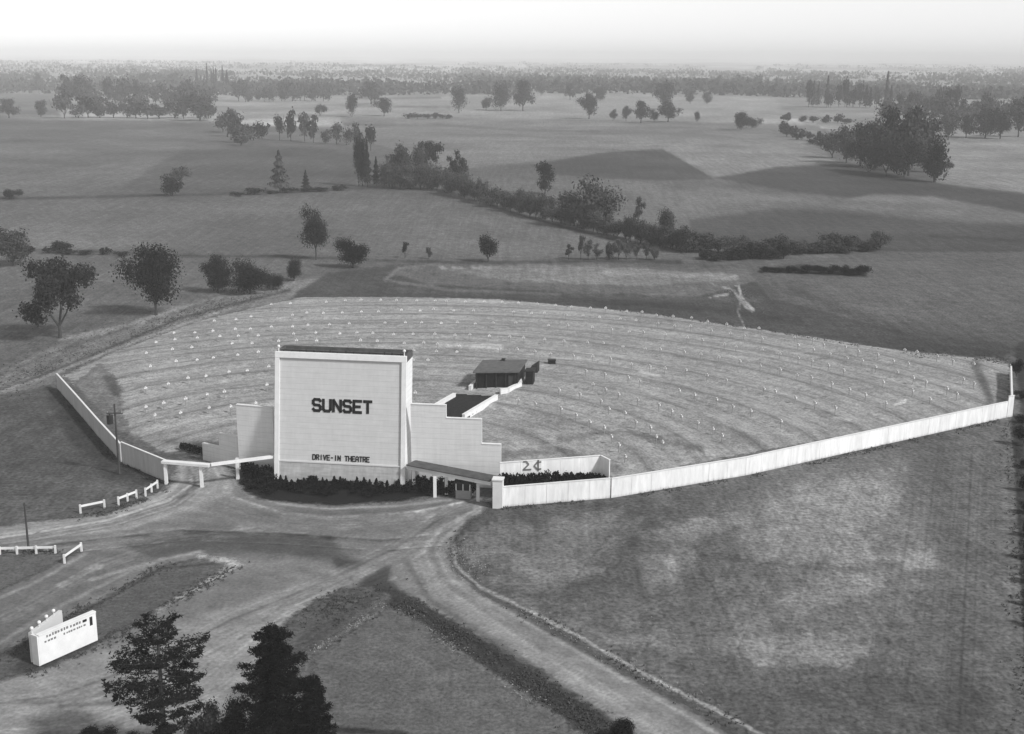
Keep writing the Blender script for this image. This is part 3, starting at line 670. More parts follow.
# guard rails
def rail(pts, label, nposts, h=.85):
    o = thing('guard_rail', pts[0], label, 'guard rail', 'white guard rails beside the drive')
    m = MB()
    for a, b in zip(pts[:-1], pts[1:]): m.wall(a, b, h-.22, h, .08)
    m.build('rail', M['white'], o)
    tot = len(pts)-1
    for i in range(nposts):
        t = i/(nposts-1)*tot; s = min(int(t), tot-1); q = pts[s]+(pts[s+1]-pts[s])*(t-s)
        m = MB(); m.box((q.x-.09, q.y-.17, 0), (q.x+.09, q.y-.045, h+.12)); m.build('post', M['white'], o)
rail([P(81, 513, 0.0), P(105, 508, 0.0)], 'white guard rail farthest left on the grass bank', 2)
rail([P(119, 505, 0.0), P(137, 498, 0.0)], 'white guard rail in the middle of the three on the bank', 3)
rail([P(146, 496, 0.0), P(158, 488, 0.0)], 'white guard rail nearest the left gateway', 3)
rail([P(-30, 555, 0.0), P(8, 554, 0.0), P(56, 553, 0.0)], 'low grey rail on white posts beside the thin pole', 6, .7)
rail([P(65, 563, 0.0), P(82, 551, 0.0)], 'short white rail at the point of the lower left verge', 2, .8)

# utility poles
def pole(px, py, ytop, label, trans, r=.14):
    q = P(px, py, 0.0); h = zfor(q, ytop); o = thing('utility_pole', q, label, 'utility pole')
    m = MB(); m.tube([q, q+Vector((0, 0, h))], [r, r*.65], 8); m.build('shaft', M['wood'], o)
    if trans:
        m = MB(); m.box((q.x-.9, q.y-.15, h-1.1), (q.x+.9, q.y-.03, h-.98)); m.build('crossarm', M['wood'], o)
        m = MB(); m.tube([q+Vector((-.5, -.3, h-2.2)), q+Vector((-.5, -.3, h-1.2))], [.36, .36], 12); m.tube([q+Vector((-.5, -.3, h-1.2)), q+Vector((-.5, -.3, h-1.0))], [.1, .06], 8); m.build('transformer', M['metal'], o)
        for s in (-.8, .8):
            m = MB(); m.tube([q+Vector((s, -.09, h-.98)), q+Vector((s, -.09, h-.8))], [.06, .04], 6); m.build('insulator', M['grey'], o)
pole(119.5, 474, 404, 'tall wooden pole carrying a round black transformer by the pale wall', True)
pole(29, 553, 503, 'thin bare wooden pole at the low rail on the left', False, .12)

# ------------------------------------------------------------------ concession building and yard
k0 = P(475.5, 389.5, 0.0); k1 = P(517.5, 389, 0.0); kx = (k1-k0).normalized(); kd = Vector((-kx.y, kx.x, 0)); KW = (k1-k0).length; KH = zfor(k0, 371)
cb = thing('refreshment_building', (k0+k1)/2, 'low dark refreshment building with a flat gravel roof in the lot', 'building')
kf = (k0, kx, (kd*.97+kx*.24).normalized(), Vector((0, 0, 1)))
m = MB(); m.fbox(kf, (0, 0, 0), (KW, 6.5, KH-.2)); m.build('wall', M['black'], cb)
m = MB(); m.fbox(kf, (-.3, -.5, KH-.2), (KW+.3, 6.8, KH+.0)); m.build('roof', M['roofg'], cb)
for i in range(5): u = .15+i*(KW-.5)/4; m = MB(); m.fbox(kf, (u, -.28, 0), (u+.12, -.16, KH-.2)); m.build('porch_post', M['dark'], cb)
for u in (.8, 2.1, 3.4):
    m = MB(); m.fbox(kf, (u, -.06, 1.0), (u+.95, -.003, 1.9)); w_ = m.build('window', M['glass'], cb)
m = MB(); m.fbox(kf, (KW-1.3, -.07, 0), (KW-.4, -.003, 2.0)); m.build('door', M['wood'], cb)
m = MB(); m.fbox(kf, (2.6, 5.9, KH), (3.1, 6.4, KH+.35)); m.build('roof_vent', M['metal'], cb)
q = P(529, 385, 0.0); m = MB(); af = (q, kx, kf[2], Vector((0, 0, 1)))
an = thing('projection_booth', q, 'small black flat-topped booth beside the refreshment building', 'booth')
m.fbox(af, (-.55, 0, 0), (.55, 1.8, 1.95)); m.build('wall', M['black'], an)
m = MB(); m.fbox(af, (-.7, -.1, 1.95), (.7, 1.95, 2.1)); m.build('roof', M['dark'], an)
m = MB(); m.fbox(af, (-.3, -.05, 1.2), (.3, -.003, 1.6)); m.build('window', M['glass'], an)
q = P(534, 374, 0.0); af = (q, kx, kf[2], Vector((0, 0, 1)))
an = thing('storage_shed', q, 'low dark shed with a sloping top behind the black booth', 'shed')
m = MB(); m.quadbox([q+kx*a+kf[2]*b+Vector((0, 0, c)) for a, b, c in ((-.6, 0, 0), (.5, 0, 0), (.5, 2, 0), (-.6, 2, 0), (-.6, 0, .9), (.5, 0, 1.6), (.5, 2, 1.6), (-.6, 2, .9))]); m.build('wall', M['dark'], an)
m = MB(); m.fbox(af, (-.2, -.05, 0), (.2, -.003, .8)); m.build('door', M['wood'], an)
q = P(552, 366, 0.0); af = (q, kx, kd, Vector((0, 0, 1)))
an = thing('utility_box', q, 'small black box standing alone right of the refreshment building', 'utility box')
m = MB(); m.fbox(af, (-.55, 0, 0), (.55, .8, .85)); m.build('cabinet', M['black'], an); m = MB(); m.fbox(af, (-.62, -.07, .85), (.62, .87, .95)); m.build('lid', M['metal'], an)
def lowwall(pts, h, label, th=.4, cat='wall'):
    o = thing('low_wall', pts[0], label, cat); m = MB(); c = MB()
    for a, b in zip(pts[:-1], pts[1:]):
        m.wall(a, b, 0, h, th); c.wall(a, b, h, h+.06, th+.08)
    m.build('wall_face', M['white'], o); c.build('coping', M['white'], o)
lowwall([P(519.5, 379, 0.0), P(520.5, 387.5, 0.0), P(508, 393.5, 0.0), P(500, 394.5, 0.0)], .75, 'low white wall bent round the right corner of the refreshment building')
lowwall([P(477.5, 384, 0.0), P(470, 391, 0.0)], .7, 'stub of low white wall at left corner of the refreshment building')
lowwall([P(463.5, 421, 0.0), P(496.5, 401, 0.0)], .85, 'low white wall on the right edge of the dark sunken yard')
lowwall([P(434, 411, 0.0), P(454.5, 399, 0.0)], .8, 'low white wall on the left edge of the dark sunken yard')
myard = ground_mat('dark_cinders', [(2.5, .4, None, 0)], alpha=False)
sheet('cinder_yard', [(444,420),(446,405),(457,397),(490,399),(466,420)], .36, myard, [], .022, cell=.4, soft=.1)

# ------------------------------------------------------------------ marquee sign
s0 = P(34.5, 664.5, 0.0); s1 = P(41, 667, 0.0); s2 = P(98, 641.5, 0.0)
SH = zfor(s1, 636.5); s3 = P(63, 640, 0.0)
print('sign H', SH)
sg = thing('marquee_sign', s1, 'V-shaped white roadside marquee board with lines of lettering, on the grass', 'sign')
sd_ = (s2-s1).normalized(); sn = Vector((sd_.y, -sd_.x, 0)); SW = (s2-s1).length; sf = (s1, sd_, -sn, Vector((0, 0, 1)))
m = MB(); m.fbox(sf, (0, 0, .12), (SW, .3, SH)); m.build('front_board', M['white'], sg)
m = MB(); m.wall(s0, s1+(s0-s1).normalized()*.02, .1, SH+.02, .22); m.build('end_board', M['white'], sg)
m = MB(); m.wall(s0-sn*.2, s3, .12, SH+.05, .3); m.build('rear_board', M['panel'], sg)
m = MB(); m.fbox(sf, (0, -.07, SH), (SW, .36, SH+.1)); m.build('trim', M['white'], sg)
m = MB(); m.fbox(sf, (.15, .42, SH-.5), (SW-.6, 1.2, SH-.42)); m.build('back_brace', M['dark'], sg)
rr = random.Random(3)
for (z, a, b, hh) in ((SH-.38, .7, SW*.5, .24), (SH-.40, SW*.54, SW*.74, .24), (SH-.76, .5, SW*.27, .17), (SH-.76, SW*.42, SW*.80, .17)):
    u = a; m = MB()
    while u < b:
        w = rr.uniform(.1, .2); m.fbox(sf, (u, -.02, z+rr.uniform(0, .02)), (u+w, -.003, z+hh*rr.uniform(.7, 1))); u += w+rr.uniform(.06, .14)
    m.build('lettering', M['ink'], sg)

m = MB(); m.fbox(sf, (SW-.62, -.02, SH-.95), (SW-.36, -.003, SH-.22)); m.fbox(sf, (SW*.76, -.03, SH-.42), (SW*.83, -.003, SH-.22)); m.build('painted_mark', M['black'], sg)
for i in range(4):
    q = s0+(s3-s0)*(i/4.0+.02); m = MB(); m.tube([q+Vector((0, 0, SH)), q+Vector((0, 0, SH+.35))], [.03, .03], 5); m.ball(q+Vector((0, 0, SH+.45)), .15, n=8, m=6); m.build('lamp', M['white'], sg)

# ------------------------------------------------------------------ speaker posts on the lot
def sp_mesh(seed):
    r = random.Random(seed); m = MB()
    m.tube([(0, 0, 0), (r.uniform(-.04, .04), 0, 1.15)], [.05, .045], 6, 0)
    m.box((-.2, -.035, 1.04), (.2, .035, 1.1), 0)
    for s in (-1, 1): m.box((s*.13-.095, -.09, .84), (s*.13+.095, .09, 1.06), 1)
    m.box((-.07, -.07, 1.1), (.07, .07, 1.2), 1)
    return m.mesh('speaker_post', [M['grey'], M['white']])
spm = [sp_mesh(i) for i in range(4)]
LW = np.array([tuple(P(a, b, 0.0))[:2] for a, b in LOT])
ORD = ['first', 'second', 'third', 'fourth', 'fifth', 'sixth', 'seventh', 'eighth', 'ninth', 'tenth', 'eleventh', 'twelfth', 'thirteenth', 'fourteenth', 'fifteenth']
nsp = 0
bl = k0+kx*(KW/2)+kf[2]*6
for kx_ in range(15):
    r = ROW0+kx_*ROWD; step = 3.3/r
    a = -R(75)+random.random()*step
    while a < R(95):
        an_ = a+random.uniform(-.2, .2)*step; a += step
        rj = r+random.uniform(-.5, .5)+2.2*math.sin(an_*3+kx_); x = SC.x+rj*math.sin(an_+R(10)); y = SC.y+rj*math.cos(an_+R(10))
        if poly_sd(np.array([[x, y]]), LW)[0] < 3: continue
        if (Vector((x, y, 0))-bl).length < 12: continue
        pxx, pyy = proj((x, y, 0))
        if pxx > 1030 or (274 < pxx < 412 and 355 < pyy < 470): continue
        if 440 < pxx < 500 and 393 < pyy < 425: continue
        if random.random() < .1 or nsp >= 298: continue
        z = .006+float(ramps(np.array([x]), np.array([y]), np.array([9.]))[0])-.02
        o = link('speaker_post', spm[nsp % 4], loc=(x, y, z)); o.rotation_euler = (random.uniform(-.05, .05), random.uniform(-.05, .05), -an_+random.uniform(-.3, .3)); nsp += 1
        o.scale = (1, 1, random.uniform(.85, 1.1)); tag(o, f'white speaker post in the {ORD[kx_]} curved parking row back from the screen', 'speaker post', 'speaker posts in the parking rows')
print('speakers', nsp)

# ------------------------------------------------------------------ vegetation
def quads(C, S, Nrm=None, seed=0, asp=1.0):
    g = np.random.default_rng(seed); n = len(C)
    a = g.normal(size=(n, 3)) if Nrm is None else Nrm+g.normal(size=(n, 3))*.55
    a /= np.linalg.norm(a, axis=1)[:, None]
    b = np.cross(a, g.normal(size=(n, 3))); b /= np.linalg.norm(b, axis=1)[:, None]; c = np.cross(a, b)
    S = S[:, None]; j = lambda: 1+g.uniform(-.35, .35, (n, 1))
    V = np.stack([C-b*S*j()-c*S*asp*j(), C+b*S*j()-c*S*asp*j(), C+b*S*j()+c*S*asp*j(), C-b*S*j()+c*S*asp*j()], 1).reshape(-1, 3)
    return V, np.arange(4*n).reshape(n, 4)
def crown_pts(g, shape, n):
    """points in a crown of height 1 and width 1, base of the tree at 0"""
    if shape == 'cone':
        t = g.random(n)**.75; z = .08+.92*t; rad = (1-t)*.5*(.75+.35*np.sin(z*38+g.random(n)))+.02
        a = g.random(n)*2*np.pi; rr = rad*g.random(n)**.35
        return np.stack([rr*np.cos(a), rr*np.sin(a), z], -1), np.stack([np.cos(a), np.sin(a), a*0+.5], -1)
    par = dict(ragged=(16, .2, .5, .14, .36), oak=(18, .30, .5, .15, .34), tall=(14, .16, .48, .19, .3), bush=(12, .3, .4, .17, .25), wisp=(12, .3, .5, .09, .36), low=(11, .36, .3, .14, .14), gappy=(18, .33, .5, .115, .38))[shape]
    nl, sx, zc, lr, sz = par
    cs = []; 
    for i in range(nl):
        d = g.normal(size=3); d /= np.linalg.norm(d); k = g.random()**.4
        cs.append((d[0]*sx*k, d[1]*sx*k, zc+d[2]*sz*k, lr*g.uniform(.7, 1.25)))
    cs = np.array(cs); cs[0, :2] = 0
    for i in range(1, nl):              # keep every lobe touching the rest of the crown
        dd = np.linalg.norm(cs[:i, :3]-cs[i, :3], axis=1)-.8*(cs[:i, 3]+cs[i, 3]); j = int(np.argmin(dd))
        if dd[j] > 0: v_ = cs[j, :3]-cs[i, :3]; cs[i, :3] += v_/np.linalg.norm(v_)*dd[j]
    w = cs[:, 3]**2.3; w /= w.sum(); id_ = g.choice(nl, n, p=w)
    d = g.normal(size=(n, 3)); d /= np.linalg.norm(d, axis=1)[:, None]
    sub = g.normal(size=(n, 3))*.02
    r = g.random(n)**.5*(1+.18*np.sin(d[:, 0]*7+id_)*np.sin(d[:, 1]*6+id_*2))
    p = cs[id_, :3]+d*(r*cs[id_, 3])[:, None]+sub
    p[:, 2] = np.maximum(p[:, 2], .02+g.random(n)*.04)
    p[:, 2] = p[:, 2]/np.percentile(p[:, 2], 99.5)
    p[:, :2] -= np.median(p[:, :2], 0); e = np.percentile(np.abs(p[:, 0]), 99); p[:, :2] *= .5/e
    return p, d+np.array([0, 0, .15])
def trunk_mb(shape, seed):
    g = random.Random(seed); m = MB()
    if shape in ('cone',): m.tube([(0, 0, 0), (0, 0, .9)], [.022, .006], 6); return m
    fork = .17 if shape in ('oak', 'gappy') else .22
    if shape in ('bush', 'low'): fork = .12
    m.tube([(0, 0, -.01), (.01, 0, fork*.5), (0, .01, fork)], [.032, .025, .022], 7)
    for i in range(5):
        a = i*1.3+g.random(); l = g.uniform(.12, .28)
        m.tube([(0, .01, fork-.02), (math.cos(a)*l*.5, math.sin(a)*l*.5, fork+.16), (math.cos(a)*l, math.sin(a)*l, fork+g.uniform(.3, .42))], [.017, .011, .003], 5)
    return m
TM = {}
def tree_meshes(shape, lod, var, mat):
    key = (shape, lod, var, mat)
    if key in TM: return TM[key]
    n, s = {'near': (11000, .0105), 'mid': (3000, .018), 'far': (520, .038)}[lod]
    if shape == 'wisp': n = int(n*.55)
    g = np.random.default_rng(hash((shape, var)) % 1000 if False else sum(map(ord, shape))*7+var)
    p, nn = crown_pts(g, shape, n); V, Fq = quads(p, s*(.6+.8*g.random(n)), nn, seed=var)
    tm = trunk_mb(shape, var)
    if lod == 'far':
        nv = len(V); me = bpy.data.meshes.new(shape+'_tree')
        fs = [tuple(r) for r in Fq]+[tuple(i+nv for i in f) for f in tm.f]
        me.from_pydata([tuple(v) for v in V]+tm.v, [], fs); me.materials.append(M[mat]); me.materials.append(M['bark'])
        me.polygons.foreach_set('material_index', [0]*len(Fq)+[1]*len(tm.f)); me.update(); TM[key] = (me, None)
    else: TM[key] = (mesh_np('crown', V, Fq, [M[mat]]), tm.mesh('trunk', [M['bark']]))
    return TM[key]
ntree = 0
def tree(px, py, h, w, shape, lod, mat, label, cat='tree', group=None, name=None, var=None, pos=None):
    global ntree
    ntree += 1
    q = pos or P(px, py); s = mpp(q); hh = h*s*1.02; ww = w*s
    v = ntree % 4 if var is None else var
    a, b = tree_meshes(shape, lod, v, mat)
    nm = name or {'oak': 'broadleaf_tree', 'gappy': 'broadleaf_tree', 'tall': 'tall_tree', 'ragged': 'tall_tree', 'bush': 'bush', 'wisp': 'thin_tree', 'low': 'shrub', 'cone': 'conifer_tree'}[shape]
    if b is None:
        o = link(nm, a, loc=q-Vector((0, 0, .1))); tag(o, label, cat, group)
    else:
        o = thing(nm, q-Vector((0, 0, .05)), label, cat, group); link('crown', a, o); link('trunk', b, o)
    rz = random.random()*6.28 if var is None else 0
    o.rotation_euler = (0, 0, rz); o.scale = (ww, ww, hh)
    return o
# individually recognisable trees
tree(60, 338, 72, 60, 'gappy', 'near', 'leafd', 'wide dark tree with a forked trunk nearest the lane on the left', var=1)
tree(156, 315, 66, 52, 'oak', 'near', 'leafd', 'big round dark tree on a short trunk beside the lane', var=0)
tree(218, 293, 35, 30, 'oak', 'near', 'leafd', 'smaller dark tree just right of the big round tree by the lane', var=2)
tree(250, 294, 33, 40, 'bush', 'near', 'leafd', 'broad dark bushy tree in the lane-side clump', var=1)
tree(273, 290, 16, 20, 'low', 'near', 'leafd', 'low dark shrub tucked right of the broad bushy tree', 'shrub')
tree(294, 281, 21, 18, 'bush', 'near', 'leafd', 'small round bush at the far end of the lane clump', 'bush')
tree(316, 260, 51, 26, 'ragged', 'near', 'leafd', 'tall ragged narrow dark tree standing alone at the field edge', var=2)
tree(353, 268, 29, 33, 'bush', 'near', 'needle', 'dense black rounded bush at the bend of the lane', 'bush', var=2)
tree(488, 262, 27, 19, 'bush', 'mid', 'leafd', 'single dark bush on the field edge behind the parking lot', 'bush', var=3)
tree(13, 266, 34, 36, 'bush', 'mid', 'leaf', 'rounded tree cut by the left edge of the view, beside the field hedge', var=0)
tree(61, 253, 11, 20, 'low', 'mid', 'leafd', 'low dark bush on the hedge line at far left', 'bush')
tree(172, 196, 20, 22, 'bush', 'mid', 'leafd', 'small dark bush alone on the upper left hedge line', 'bush', var=1)
tree(180, 184, 16, 26, 'wisp', 'mid', 'leaf', 'faint wispy tree above the small dark bush', var=2)
tree(280, 192, 39, 26, 'cone', 'mid', 'leaf', 'broad cone-shaped tree in the upper left field', name='conical_tree')
tree(306, 190, 19, 11, 'cone', 'mid', 'leafd', 'small narrow cone-shaped tree right of the broad cone tree', name='conical_tree')
tree(10, 199, 9, 22, 'low', 'mid', 'leafd', 'flat dark bush on the hedge at the left edge', 'bush')
tree(9, 118, 17, 20, 'oak', 'mid', 'leaf', 'round tree at the far left edge of the plain')
tree(41, 117, 15, 13, 'oak', 'mid', 'leaf', 'second small round tree from the left edge of the plain')
tree(352, 117, 22, 12, 'tall', 'mid', 'leafd', 'slim dark tree left of a rounder one on the pale far field')
tree(384, 116, 17, 17, 'oak', 'mid', 'leafd', 'dark compact tree right of the slim one on the far field')
tree(371, 104, 21, 24, 'oak', 'mid', 'leaf', 'wide pale tree standing behind the slim and compact pair')
tree(320, 116, 11, 12, 'low', 'mid', 'leafd', 'tiny dark bush pair on the pale far strip', 'bush')
tree(459, 113, 25, 16, 'tall', 'mid', 'leaf', 'upright hazy tree at the end of a thin dark hedge')
tree(501, 111, 27, 18, 'tall', 'mid', 'leaf', 'left tree of the hazy pair in the centre of the plain')
tree(523, 111, 29, 21, 'oak', 'mid', 'leaf', 'right tree of the hazy pair in the centre of the plain')
tree(486, 110, 12, 12, 'bush', 'mid', 'leaf', 'small bush left of the hazy central pair', 'bush')
tree(541, 96, 13, 9, 'oak', 'mid', 'leaf', 'tiny tree behind the hazy central pair')
tree(589, 119, 24, 19, 'oak', 'mid', 'leafd', 'solid oval dark tree alone in the middle of the plain')
tree(570, 100, 16, 11, 'oak', 'mid', 'leaf', 'faint small tree up and left of the solid oval tree')
tree(600, 101, 13, 13, 'oak', 'mid', 'leaf', 'faint round tree just above the solid oval tree')
tree(613, 121, 11, 8, 'oak', 'mid', 'leafd', 'smallest tree at the left end of the centre-right row')
tree(626, 121, 14, 10, 'oak', 'mid', 'leafd', 'second small tree in the centre-right row')
tree(641, 123, 21, 18, 'oak', 'mid', 'leafd', 'dark round tree in the middle of the centre-right row')
tree(654, 122, 12, 10, 'bush', 'mid', 'leafd', 'little bush between two round trees of centre-right row', 'bush')
tree(668, 122, 19, 23, 'oak', 'mid', 'leafd', 'wide dark tree at the right end of the centre-right row')
tree(664, 110, 26, 22, 'oak', 'mid', 'leaf', 'taller paler tree behind the centre-right row')
tree(690, 104, 12, 11, 'oak', 'mid', 'leaf', 'left one of two small round trees right of centre')
tree(707, 104, 12, 12, 'oak', 'mid', 'leaf', 'right one of two small round trees right of centre')
tree(697, 122, 10, 6, 'tall', 'mid', 'leafd', 'tiny upright tree below the two small round trees')
tree(741, 130, 17, 16, 'bush', 'mid', 'leafd', 'dark bush at the left end of the rough pasture', 'bush')
tree(752, 128, 10, 18, 'low', 'mid', 'leafd', 'flat bush joined to the dark bush of rough pasture', 'bush')
tree(430, 174, 31, 24, 'gappy', 'mid', 'leafd', 'leaning dark tree rising from the hedgerow bend', var=1)
tree(458, 180, 28, 20, 'gappy', 'mid', 'leafd', 'ragged dark tree right of the leaning one on the hedgerow', var=3)
tree(545, 194, 31, 18, 'ragged', 'mid', 'leafd', 'tall dark tree standing out above the middle hedgerow', var=0)
tree(597, 229, 50, 46, 'bush', 'mid', 'leaf', 'largest rounded tree in the middle hedgerow', var=1)
tree(574, 226, 34, 36, 'bush', 'mid', 'leaf', 'bushy tree left of the largest hedgerow tree', var=3)
tree(638, 227, 29, 13, 'wisp', 'mid', 'leaf', 'thin wispy tree right of the largest hedgerow tree', var=0)
tree(666, 234, 25, 17, 'tall', 'mid', 'leaf', 'upright tree at the right end of the tall hedgerow part', var=1)
tree(405, 258, 16, 9, 'wisp', 'mid', 'leafd', 'thin small tree on the field edge left of the single bush')
tree(429, 259, 12, 8, 'wisp', 'mid', 'leaf', 'faint sapling between the thin small tree and single bush')
# the tree group on the right
for i, (a, b, c, d, mt, sh) in enumerate([(832, 158, 24, 24, 'leaf', 'bush'), (846, 163, 34, 28, 'leaf', 'bush'), (860, 166, 40, 30, 'leaf', 'oak'), (876, 168, 44, 34, 'leaf', 'oak'), (892, 168, 54, 40, 'leafd', 'oak'), (868, 172, 30, 26, 'leafd', 'bush'),
        (908, 176, 62, 38, 'leaf', 'oak'), (924, 172, 50, 36, 'leaf', 'oak'), (886, 176, 34, 30, 'leafd', 'bush'), (904, 178, 34, 30, 'leafd', 'bush'), (934, 182, 38, 28, 'leafd', 'bush'), (945, 172, 10, 12, 'leaf', 'low')]):
    tree(a, b, c, d, sh, 'mid', mt, 'leafy tree crowded in the big clump on the right-hand slope', 'tree', 'trees of the clump on the right', name='broadleaf_tree')
# rows and hedgerows
def row(pts, n, h, w, shapes, mat, label, group, lod='far', jit=1.5, cat='tree', name=None):
    L = [0]
    for a, b in zip(pts[:-1], pts[1:]): L.append(L[-1]+math.dist(a, b))
    for i in range(n):
        t = (i+.5)/n*L[-1]; k = max(j for j in range(len(L)-1) if L[j] <= t); f = (t-L[k])/(L[k+1]-L[k])
        x = pts[k][0]+(pts[k+1][0]-pts[k][0])*f+random.uniform(-1, 1)*jit*1.5; y = pts[k][1]+(pts[k+1][1]-pts[k][1])*f+random.uniform(-1, .4)*jit*.6
        s = random.uniform(.55, 1.35)
        tree(x, y, h*s, w*random.uniform(.75, 1.3), random.choice(shapes), lod, mat if isinstance(mat, str) else random.choice(mat), label, cat, group, name)
row([(66, 104), (120, 106), (215, 105)], 16, 20, 15, ['oak', 'tall', 'bush'], 'leaf', 'tree in the long dark row across the upper left plain', 'trees of the upper left row')
row([(60, 119), (120, 118), (215, 119)], 13, 20, 18, ['bush', 'oak'], ['leaf', 'leafd'], 'bushy tree at the front of the upper left wood', 'trees at the front of the upper left wood')
tree(200, 121, 24, 34, 'bush', 'mid', 'leaf', 'large rounded tree at right end of the upper left wood', var=0)
tree(82, 107, 28, 22, 'oak', 'mid', 'leaf', 'taller tree rising over the upper left wood', var=0)
row([(4, 92), (45, 92)], 4, 10, 10, ['oak'], 'leaf', 'small hazy tree in the line at the far left horizon', 'hazy trees at far left')
tree(39, 92, 17, 8, 'tall', 'mid', 'leaf', 'tall hazy tree in the line at the far left')
row([(98, 89), (180, 90)], 6, 14, 12, ['oak', 'bush', 'tall'], 'leaf', 'hazy tree spaced along the ridge left of the conifer row', 'spaced trees on left ridge')
row([(194, 91), (231, 91)], 10, 18, 6, ['cone'], 'leafd', 'spiky dark conifer in the short tight row on the left ridge', 'conifers in the tight row')
row([(236, 102), (332, 101)], 16, 15, 11, ['oak', 'bush', 'tall'], 'leaf', 'tree in the hazy belt right of the conifer row', 'trees in hazy belt')
row([(222, 130), (240, 146), (266, 138)], 7, 22, 17, ['bush', 'oak'], ['leaf', 'leafd'], 'tree in the loose clump on the left middle field', 'trees of loose left clump')
row([(276, 140), (345, 145), (375, 152)], 9, 22, 11, ['oak', 'tall'], ['leaf', 'leafd'], 'tree in the broken line leading down to the hedgerow', 'trees of the broken line')
row([(355, 187), (378, 187)], 4, 46, 13, ['tall', 'cone'], 'leafd', 'tall dark tree in the tight block at the hedgerow left end', 'tall trees of hedgerow left end', 'mid')
row([(388, 187), (425, 186)], 5, 34, 17, ['tall', 'bush', 'wisp'], 'leaf', 'paler tree right of the tight dark block', 'paler hedgerow trees', 'mid')
HR = [(380, 188), (440, 190), (480, 203), (520, 214), (560, 224), (600, 234), (640, 243), (690, 254)]
row(HR, 62, 20, 16, ['bush', 'low', 'bush'], ['leaf', 'leafl', 'leaf'], 'leafy bush in the diagonal hedgerow between the middle fields', 'bushes of the diagonal hedgerow', 'mid', 2.6, 'bush', 'bush')
row([(640, 243), (700, 253), (760, 256), (820, 253), (880, 250)], 30, 15, 24, ['bush', 'low'], ['leaf', 'leafl', 'leaf'], 'low bush in the thicket right of the diagonal hedgerow', 'bushes of the right thicket', 'mid', 3, 'bush', 'bush')
row([(700, 260), (790, 259)], 8, 12, 20, ['low'], 'leafd', 'dark low shrub along the front foot of the right thicket', 'shrubs at the thicket foot', 'mid', 1, 'shrub', 'shrub')
row([(565, 260), (660, 260)], 10, 18, 11, ['wisp', 'wisp', 'low'], ['leaf', 'leafl'], 'thin sapling on the field edge below the hedgerow', 'saplings on the field edge', 'mid', 1, 'sapling', 'sapling')
row([(762, 272), (866, 275)], 10, 7, 15, ['low'], 'needle', 'very dark low shrub in the ditch on the right field', 'shrubs in the ditch', 'mid', .6, 'shrub', 'shrub')
row([(805, 107), (892, 108)], 15, 24, 9, ['cone', 'tall', 'oak'], ['leafd', 'leaf'], 'tree in the dense upright row on the right plain', 'trees of dense right row')
row([(896, 111), (965, 118)], 11, 22, 10, ['tall', 'oak'], ['leafd', 'leaf'], 'tree in the row continuing towards the right edge', 'trees continuing right')
row([(672, 90), (800, 90)], 18, 11, 8, ['oak', 'tall'], 'leaf', 'hazy tree in the thin far row right of centre', 'trees in far thin row')
row([(780, 132), (835, 150)], 14, 8, 10, ['low', 'bush'], 'leafd', 'small dark shrub dotted over the rough pasture', 'shrubs on rough pasture', 'far', 5, 'shrub', 'shrub')
row([(775, 120), (850, 124)], 10, 7, 10, ['low', 'bush'], 'leafd', 'tiny shrub on the upper part of the rough pasture', 'shrubs on upper pasture', 'far', 4, 'shrub', 'shrub')
for i, (a, b, c, d, lb) in enumerate([(948, 140, 26, 24, 'rounded tree just right above the big clump'), (966, 138, 20, 20, 'smaller rounded tree second along the top right field'), (985, 138, 28, 26, 'larger rounded tree third along the top right field'),
        (1000, 139, 26, 22, 'rounded tree fourth along the top right field'), (1018, 137, 34, 26, 'tall rounded tree at the right edge above the pale field')]):
    tree(a, b, c, d, 'oak', 'mid', 'leafd' if i % 2 else 'leaf', lb)
row([(880, 122), (1020, 118)], 14, 18, 16, ['oak', 'bush'], 'leaf', 'hazy tree of the wood behind the top right field', 'trees of top right wood')
row([(1018, 366), (1024, 470), (1034, 640)], 12, 15, 14, ['low', 'bush'], 'leafd', 'dark shrub along the boundary ditch at the right edge', 'shrubs of boundary ditch', 'mid', 2, 'shrub', 'shrub')
row([(4, 252), (130, 256)], 7, 6, 14, ['low'], 'leafd', 'low dark hedge bush along the left field boundary', 'bushes of left boundary', 'far', .6, 'bush', 'bush')
row([(230, 196), (345, 190)], 7, 5, 16, ['low'], 'leafd', 'low dark hedge bush below the cone-shaped trees', 'bushes below the cone trees', 'far', .5, 'bush', 'bush')
row([(404, 119), (450, 119)], 5, 5, 12, ['low'], 'leafd', 'low bush in the thin dark hedge on the far field', 'bushes of thin far hedge', 'far', .4, 'bush', 'bush')
print('trees', ntree)
# far-off woods reading as one mass
def woods():
    g = np.random.default_rng(5); C = []; S = []
    for _ in range(2600):
        D = 1/g.uniform(1/6500, 1/1500); a = R(g.uniform(-27, 27)); x, y = D*math.sin(a), D*math.cos(a)
        if fbm(np.array([x/300]), np.array([y/170]), 3)[0] < .47: continue
        h = g.uniform(7, 15); wd_ = g.uniform(10, 55); n = 26
        px_ = x+g.normal(size=n)*wd_*.5; py_ = y+g.normal(size=n)*5
        C.append(np.stack([px_, py_, hgt(px_, py_)+g.random(n)**.8*h], -1)); S.append(g.uniform(1.2, 2.6, n))
    V, Fq = quads(np.concatenate(C), np.concatenate(S), seed=2)
    tag(link('distant_woods', mesh_np('distant_woods', V, Fq, [M['leaf']])), 'hazy belts of distant woodland under the horizon', 'woods', kind='stuff')
woods()

